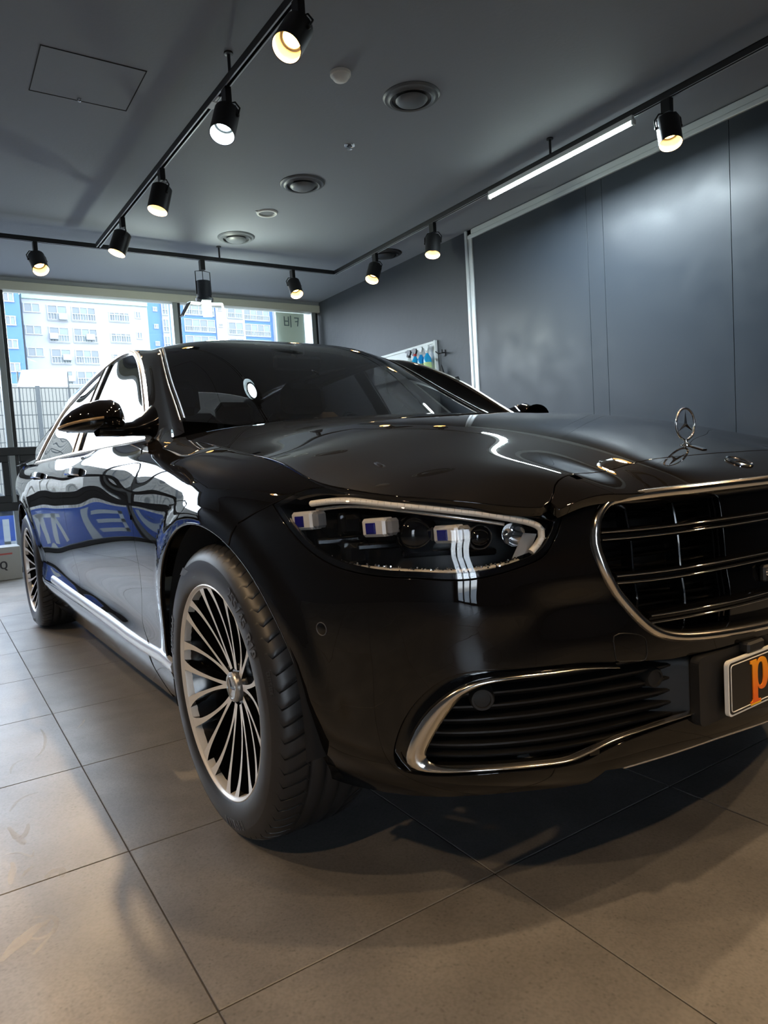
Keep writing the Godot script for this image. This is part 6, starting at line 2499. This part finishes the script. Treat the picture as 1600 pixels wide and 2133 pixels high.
func details():
	# sill brightwork
	var pts := [[110, 1206], [170, 1250], [240, 1301], [300, 1345], [345, 1376], [364, 1392]]
	var sl := curve2(on(skin, pts), 0.03)
	var pn := path_on(skin, sl, 0.001)
	var b := MB.new()
	b.sweep(PackedVector2Array([Vector2(-.019, -.01), Vector2(.019, -.01), Vector2(.018, .003), Vector2(.009, .009), Vector2(-.009, .009), Vector2(-.018, .003)]), pn[0], pn[1], false, true, 40.0)
	both("sill_trim", b, mat("sill_bright", Color(0.85, 0.87, 0.88), 0.28, 0.7), car)
	# side-window frame and waist rail
	var dl := curve2(on(flank, [[307, 917], [303, 849], [297, 791], [291, 758], [284, 740], [272, 733]]) + [Vector2(-1.60, 1.412), Vector2(-1.80, 1.410), Vector2(-2.1, 1.393), Vector2(-2.35, 1.372), Vector2(-2.62, 1.320), Vector2(-2.80, 1.245), Vector2(-2.90, 1.15), Vector2(-2.95, 1.06), Vector2(-2.97, .992)], 0.025)
	var fp := path_on(flank, dl, 0.002)
	b = MB.new()
	b.sweep(PackedVector2Array([Vector2(-.011, -.008), Vector2(.011, -.008), Vector2(.009, .003), Vector2(.003, .006), Vector2(-.003, .006), Vector2(-.009, .003)]), fp[0], fp[1], false, true, 40.0)
	both("window_frame", b, mats["satin_chrome"], car)
	var wl := PackedVector2Array()
	for k in 60:
		wl.append(Vector2(lerpf(-.655, -2.98, k / 59.0), .990))
	var wp := path_on(flank, wl, 0.003)
	b = MB.new()
	b.sweep(PackedVector2Array([Vector2(-.009, -.01), Vector2(.009, -.01), Vector2(.009, .004), Vector2(.004, .008), Vector2(-.004, .008), Vector2(-.009, .004)]), wp[0], wp[1], false, true, 40.0)
	both("waist_rail", b, mats["satin_chrome"], car)
	# centre pillar between the side windows
	var bp := [Vector2(-1.70, .985), Vector2(-1.83, .985), Vector2(-1.90, 1.40), Vector2(-1.81, 1.405)]
	both("centre_pillar", panel(flank, pv(bp), [], 0.004, 0.0, 0.001), mats["gloss_black"], car)
	for x in [-1.70, -1.82]:
		var cl := PackedVector2Array()
		for k in 12:
			cl.append(Vector2(x - 0.09 * k / 11.0, lerpf(.99, 1.40, k / 11.0)))
		var cpn := path_on(flank, cl, 0.002)
		b = MB.new()
		b.tube(cpn[0], 0.004, 6)
		both("pillar_trim", b, mats["satin_chrome"], car)
	# windscreen edge trims
	var we := curve2([Vector2(-.705, -.80), Vector2(-.675, -.94), Vector2(-.645, -1.09), Vector2(-.60, -1.28), Vector2(-.56, -1.43)], 0.03)
	for e in [[0.0, 0.006, "satin_black"], [-0.014, 0.0035, "satin_chrome"]]:
		var pl := PackedVector2Array()
		for q in we:
			pl.append(q + Vector2(e[0], 0))
		var wpn := path_on(roof, pl, 0.002)
		b = MB.new()
		b.tube(wpn[0], e[1], 8)
		both("screen_trim", b, mats[e[2]], car)
	# pillar foot between wing, bonnet and screen
	var rows := []
	var foot_a := [Vector3(-.872, .985, -.66), Vector3(-.845, 1.0, -.70), Vector3(-.80, 1.03, -.735), Vector3(-.735, 1.045, -.74)]
	var foot_b := [Vector3(-.905, .965, -.56), Vector3(-.868, .975, -.56), Vector3(-.825, .986, -.60), Vector3(-.78, 1.0, -.64)]
	var foot_c := [Vector3(-.91, .94, -.54), Vector3(-.87, .945, -.50), Vector3(-.82, .955, -.48), Vector3(-.76, .97, -.52)]
	for q in [foot_a, foot_b, foot_c]:
		rows.append(Array(curve(q, 0.015)).slice(0, 9))
	var mn := 99
	for q in rows:
		mn = mini(mn, q.size())
	for k in rows.size():
		rows[k] = rows[k].slice(0, mn)
	b = MB.new()
	b.sheet(rows, Vector3(0, 1, 0.5))
	both("pillar_foot", b, mats["car_paint"], car)
	# door handles
	for e in [[-1.44, .905], [-2.42, .908]]:
		var hp := MB.new()
		var row := PackedVector3Array()
		var nn := PackedVector3Array()
		for k in 15:
			var z: float = e[0] + lerpf(-.125, .125, k / 14.0)
			var u := s_side(z)
			var bow := 0.024 * (1.0 - pow(absf(k - 7) / 7.0, 4.0))
			row.append(skin.pos(u, e[1]) + skin.nrm(u, e[1]) * (bow + 0.002))
			nn.append(skin.nrm(u, e[1]))
		hp.sweep(PackedVector2Array([Vector2(-.015, -.006), Vector2(.015, -.006), Vector2(.015, .002), Vector2(.010, .007), Vector2(-.010, .007), Vector2(-.015, .002)]), row, nn, false, true, 40.0)
		both("door_handle", hp, mats["chrome"], car)
	mirrors()
	ornament()
	# arch liners
	for z0 in [0.0, -3.106]:
		var lr := []
		for x in [-.93, -.80, -.62]:
			var ring := []
			for k in 33:
				var a := deg_to_rad(lerpf(-6, 200, k / 32.0))
				ring.append(Vector3(x, .352 + sin(a) * .415, z0 + cos(a) * .415))
			lr.append(ring)
		b = MB.new()
		b.sheet(lr, Vector3(0, -1, 0))
		both("arch_liner", b, mat("liner_felt", Color(0.035, 0.035, 0.042), 0.95), car)
		b = MB.new()
		var disc := PackedVector3Array()
		for k in 33:
			var a := deg_to_rad(lerpf(-6, 200, k / 32.0))
			disc.append(Vector3(-.62, .352 + sin(a) * .415, z0 + cos(a) * .415))
		b.flat(disc, Vector3.LEFT)
		both("arch_back", b, mats["liner_felt"], car)
		# rolled arch lip
		var al := arch(z0, 0.4055, -14.0, 204.0, 60)
		var ap := path_on(skin, pv(al), -0.004)
		b = MB.new()
		b.tube(ap[0], 0.0045, 8)
		both("arch_lip", b, mats["car_paint"], car)
	# underbody
	b = MB.new()
	b.box(at(0, .24, -1.80), Vector3(1.22, .10, 3.9), .02)
	b.box(at(0, .225, -1.55), Vector3(1.70, .10, 2.15), .02)
	b.box(at(0, .325, .56), Vector3(1.30, .04, .30), .02)
	b.box(at(0, .30, -3.85), Vector3(1.60, .15, .75), .03)
	part("underbody", b, mats["satin_black"], car)
	b = MB.new()
	b.box(at(0, .60, -.1), Vector3(1.2, .5, .9), .02)
	part("engine_bay", b, mats["satin_black"], car)
	# boot lid and tail
	var trows := []
	for e in [[1.145, -3.93, .60], [1.085, -4.06, .74], [1.07, -4.2, .72], [1.055, -4.30, .60]]:
		var r := []
		for k in 17:
			var x := lerpf(-1, 1, k / 16.0)
			r.append(Vector3(x * e[2], e[0] - 0.05 * x * x, e[1] + 0.05 * x * x))
		trows.append(r)
	b = MB.new()
	b.sheet(trows, Vector3.UP)
	part("boot_lid", b, mats["car_paint"], car)
	var sh := []
	for e in [[-.905, 1.0], [-.80, 1.05], [-.62, 1.09]]:
		var r := []
		for k in 11:
			var z := lerpf(-2.95, -4.2, k / 10.0)
			r.append(Vector3(e[0] * (1.0 if k < 7 else 1.0 - 0.035 * (k - 6)), e[1], z))
		sh.append(r)
	b = MB.new()
	b.sheet(sh, Vector3(-1, 1, 0))
	both("quarter_shoulder", b, mats["car_paint"], car)

func mirrors():
	var M := []
	for k in 2:
		var n := Node3D.new()
		n.name = "wing_mirror"
		car.add_child(n, true)
		M.append(n)
	# the far mirror is folded back
	var pivot := Vector3(.925, 1.03, -.66)
	M[1].transform = Transform3D(Basis.IDENTITY, pivot) * Transform3D(Basis(Vector3.UP, 1.4), Vector3(-0.02, 0.0, -0.08)) * Transform3D(Basis.IDENTITY, -pivot)
	# shell: rings along x from the tip to the root; flat back (mirror glass) towards the tail
	var secs := [[-1.128, 1.043, -.68, .006, .004, .010], [-1.118, 1.048, -.67, .022, .016, .034], [-1.095, 1.054, -.655, .037, .030, .052], [-1.06, 1.060, -.640, .050, .040, .062], [-1.02, 1.065, -.635, .056, .046, .064], [-.985, 1.066, -.635, .057, .048, .062], [-.963, 1.062, -.640, .050, .042, .052], [-.952, 1.056, -.645, .034, .030, .036], [-.948, 1.052, -.648, .012, .010, .012]]
	var top := []
	var low := []
	for s in secs:
		var rt := []
		var rl := []
		for k in 17:
			var a := PI * k / 16.0
			# front half bulges forward, back is flat
			rt.append(Vector3(s[0], s[1] - 0.012 + pow(sin(a), 0.75) * s[3], s[2] + cos(a) * s[5] * (1.0 if cos(a) > 0 else 0.75)))
			rl.append(Vector3(s[0], s[1] - 0.016 - pow(sin(a), 0.6) * s[4] * 0.72, s[2] + cos(a) * s[5] * (0.98 if cos(a) > 0 else 0.74)))
		top.append(rt)
		low.append(rl)
	var b := MB.new()
	b.sheet(top, Vector3(0, 1, 0.3))
	both_at("shell", b, mats["car_paint"], M)
	b = MB.new()
	b.sheet(low, Vector3(0, -1, 0.3))
	both_at("lower_shell", b, mats["gloss_black"], M)
	# indicator strip round the front of the shell
	var ip := PackedVector3Array()
	for k in secs.size() - 4:
		var s: Array = secs[k]
		ip.append(Vector3(s[0], s[1] - 0.013, s[2] + s[5] * 0.985))
	b = MB.new()
	b.tube(PackedVector3Array(curve(Array(ip), 0.01)), 0.0055, 8, false, true, 0.8)
	both_at("indicator", b, mat("indicator_amber", Color(0.62, 0.52, 0.40), 0.15, 0.4), M)
	# glass
	b = MB.new()
	b.extrude(PackedVector2Array([Vector2(-.075, -.035), Vector2(.075, -.038), Vector2(.08, .02), Vector2(.05, .045), Vector2(-.04, .036), Vector2(-.08, .0)]), at(-1.03, 1.052, -.688), 0.006)
	both_at("mirror_glass", b, mats["chrome"], M)
	# arm to the door
	b = MB.new()
	var rows := []
	for e in [[-1.03, 1.020, -.635, .020, .042], [-.97, 1.018, -.635, .020, .046], [-.925, 1.022, -.640, .022, .050], [-.888, 1.032, -.65, .034, .060], [-.855, 1.045, -.66, .050, .068]]:
		var r := []
		for k in 20:
			var a := TAU * k / 20
			r.append(Vector3(e[0], e[1] + sin(a) * e[3], e[2] + cos(a) * e[4]))
		rows.append(r)
	b.sheet(rows, Vector3.ZERO, true)
	both_at("arm", b, mats["gloss_black"], M)

func ornament():
	var o := Node3D.new()
	o.name = "hood_ornament"
	car.add_child(o, true)
	var c := Vector3(0, .917, .630)
	var b := MB.new()
	b.tube(arc_points(c, 0.0365, 48, Vector3.RIGHT, Vector3.UP), 0.0026, 8, true)
	part("ring", b, mats["chrome"], o)
	b = MB.new()
	star_mesh(b, Transform3D(Basis.IDENTITY, c), 0.036, 0.0052, 0.0042)
	part("star", b, mats["chrome"], o)
	b = MB.new()
	b.lathe(at(0, .868, .630), PackedVector2Array([Vector2(0.0, -0.004), Vector2(.013, -.004), Vector2(.0125, .001), Vector2(.007, .004), Vector2(.0035, .007), Vector2(.0032, .014), Vector2(0, .015)]), 24)
	part("stem", b, mats["chrome"], o)
	b = MB.new()
	var hb := hood.nrm(0, .63)
	for s in [-1, 1]:
		b.box(Transform3D(Basis.IDENTITY, Vector3(s * 0.016, .8675, .630)), Vector3(.022, .004, .010), .0015)
	b.box(Transform3D(look(hb), hood.pos(0, .655) + hb * 0.001), Vector3(.018, .003, .045), .001)
	part("foot", b, mats["chrome"], o)
	# round badge on the grille shell
	var bn := hood.nrm(0, .755)
	var bp := hood.pos(0, .755) + bn * 0.001
	var T := Transform3D(look(bn, Vector3.LEFT), bp)
	b = MB.new()
	b.lathe(T, PackedVector2Array([Vector2(.0295, 0), Vector2(.029, .003), Vector2(.026, .0036), Vector2(.0235, .002), Vector2(.022, .002)]), 40)
	var badge := part("badge", b, mats["chrome"], o)
	b = MB.new()
	b.lathe(T, PackedVector2Array([Vector2(.0225, .0016), Vector2(0, .0018)]), 32)
	part("badge_enamel", b, mats["gloss_black"], badge)
	b = MB.new()
	star_mesh(b, Transform3D(Basis(T.basis.x, -T.basis.z, T.basis.y).orthonormalized(), bp + bn * 0.002), 0.022, 0.0036, 0.0022)
	part("badge_star", b, mats["chrome"], badge)

func interior():
	var n := Node3D.new()
	n.name = "cabin"
	car.add_child(n, true)
	var leather := mat("cabin_leather", Color(0.055, 0.052, 0.055), 0.55)
	var dash := mat("cabin_dash", Color(0.035, 0.035, 0.038), 0.6)
	# dashboard
	var rows := []
	for e in [[1.00, -.60, .70], [1.005, -.80, .72], [.985, -.98, .72], [.93, -1.05, .72], [.80, -1.04, .72], [.5, -1.0, .72]]:
		var r := []
		for k in 17:
			var x := lerpf(-1, 1, k / 16.0)
			r.append(Vector3(x * e[2], e[0] - 0.02 * x * x, e[1] - 0.12 * x * x))
		rows.append(r)
	var b := MB.new()
	b.sheet(rows, Vector3.UP)
	part("dashboard", b, dash, n)
	part("cabin_floor", bar(Vector3(-.76, .28, -3.6), Vector3(.76, .36, -.9), 0.01), dash, n)
	# steering wheel on the car's left
	b = MB.new()
	b.tube(arc_points(Vector3(.36, .90, -1.16), 0.185, 40, Vector3.RIGHT, Vector3(0, .90, .43).normalized()), 0.015, 10, true)
	b.box(Transform3D(Basis(Vector3.RIGHT, -0.45), Vector3(.36, .89, -1.15)), Vector3(.13, .10, .05), .02)
	b.box(Transform3D(Basis(Vector3.RIGHT, -0.45), Vector3(.36, .90, -1.15)), Vector3(.34, .03, .02), .008)
	part("steering_wheel", b, leather, n)
	# seats
	for e in [[-.37, -1.75], [.37, -1.75], [-.37, -2.75], [.37, -2.75]]:
		b = MB.new()
		b.box(Transform3D(Basis(Vector3.RIGHT, 0.08), Vector3(e[0], .56, e[1] + .22)), Vector3(.52, .16, .52), .05)
		b.box(Transform3D(Basis(Vector3.RIGHT, -0.30), Vector3(e[0], .88, e[1] - .12)), Vector3(.50, .62, .16), .06)
		b.box(Transform3D(Basis(Vector3.RIGHT, -0.15), Vector3(e[0], 1.25, e[1] - .20)), Vector3(.27, .19, .11), .045)
		for k in [-1, 1]:
			b.tube(PackedVector3Array([Vector3(e[0] + k * .06, 1.10, e[1] - .18), Vector3(e[0] + k * .06, 1.20, e[1] - .20)]), .007, 6)
		part("seat", b, leather, n)
	part("rear_shelf", bar(Vector3(-.66, .98, -3.7), Vector3(.66, 1.0, -3.0), 0.01), dash, n)
	# lining, so that the cabin is dark above and at the sides
	b = MB.new()
	var lr := []
	for z in [-1.5, -1.9, -2.4, -3.0]:
		var r := []
		for k in 13:
			var x := lerpf(-.53, .53, k / 12.0)
			r.append(roof.pos(x, z) - Vector3(0, .035, 0))
		lr.append(r)
	b.sheet(lr, Vector3.DOWN)
	part("headlining", b, mat("cabin_lining", Color(0.10, 0.10, 0.105), 0.9), n)
	for s in [-1, 1]:
		part("door_lining", bar(Vector3(s * .80, .36, -3.2), Vector3(s * .84, .96, -.95), 0.01), dash, n)
	# inner mirror
	b = MB.new()
	b.box(Transform3D(Basis(Vector3.RIGHT, 0.2), Vector3(0, 1.345, -1.28)), Vector3(.24, .065, .03), .012)
	b.box(at(0, 1.40, -1.27), Vector3(.06, .06, .05), .015)
	part("inner_mirror", b, dash, n)
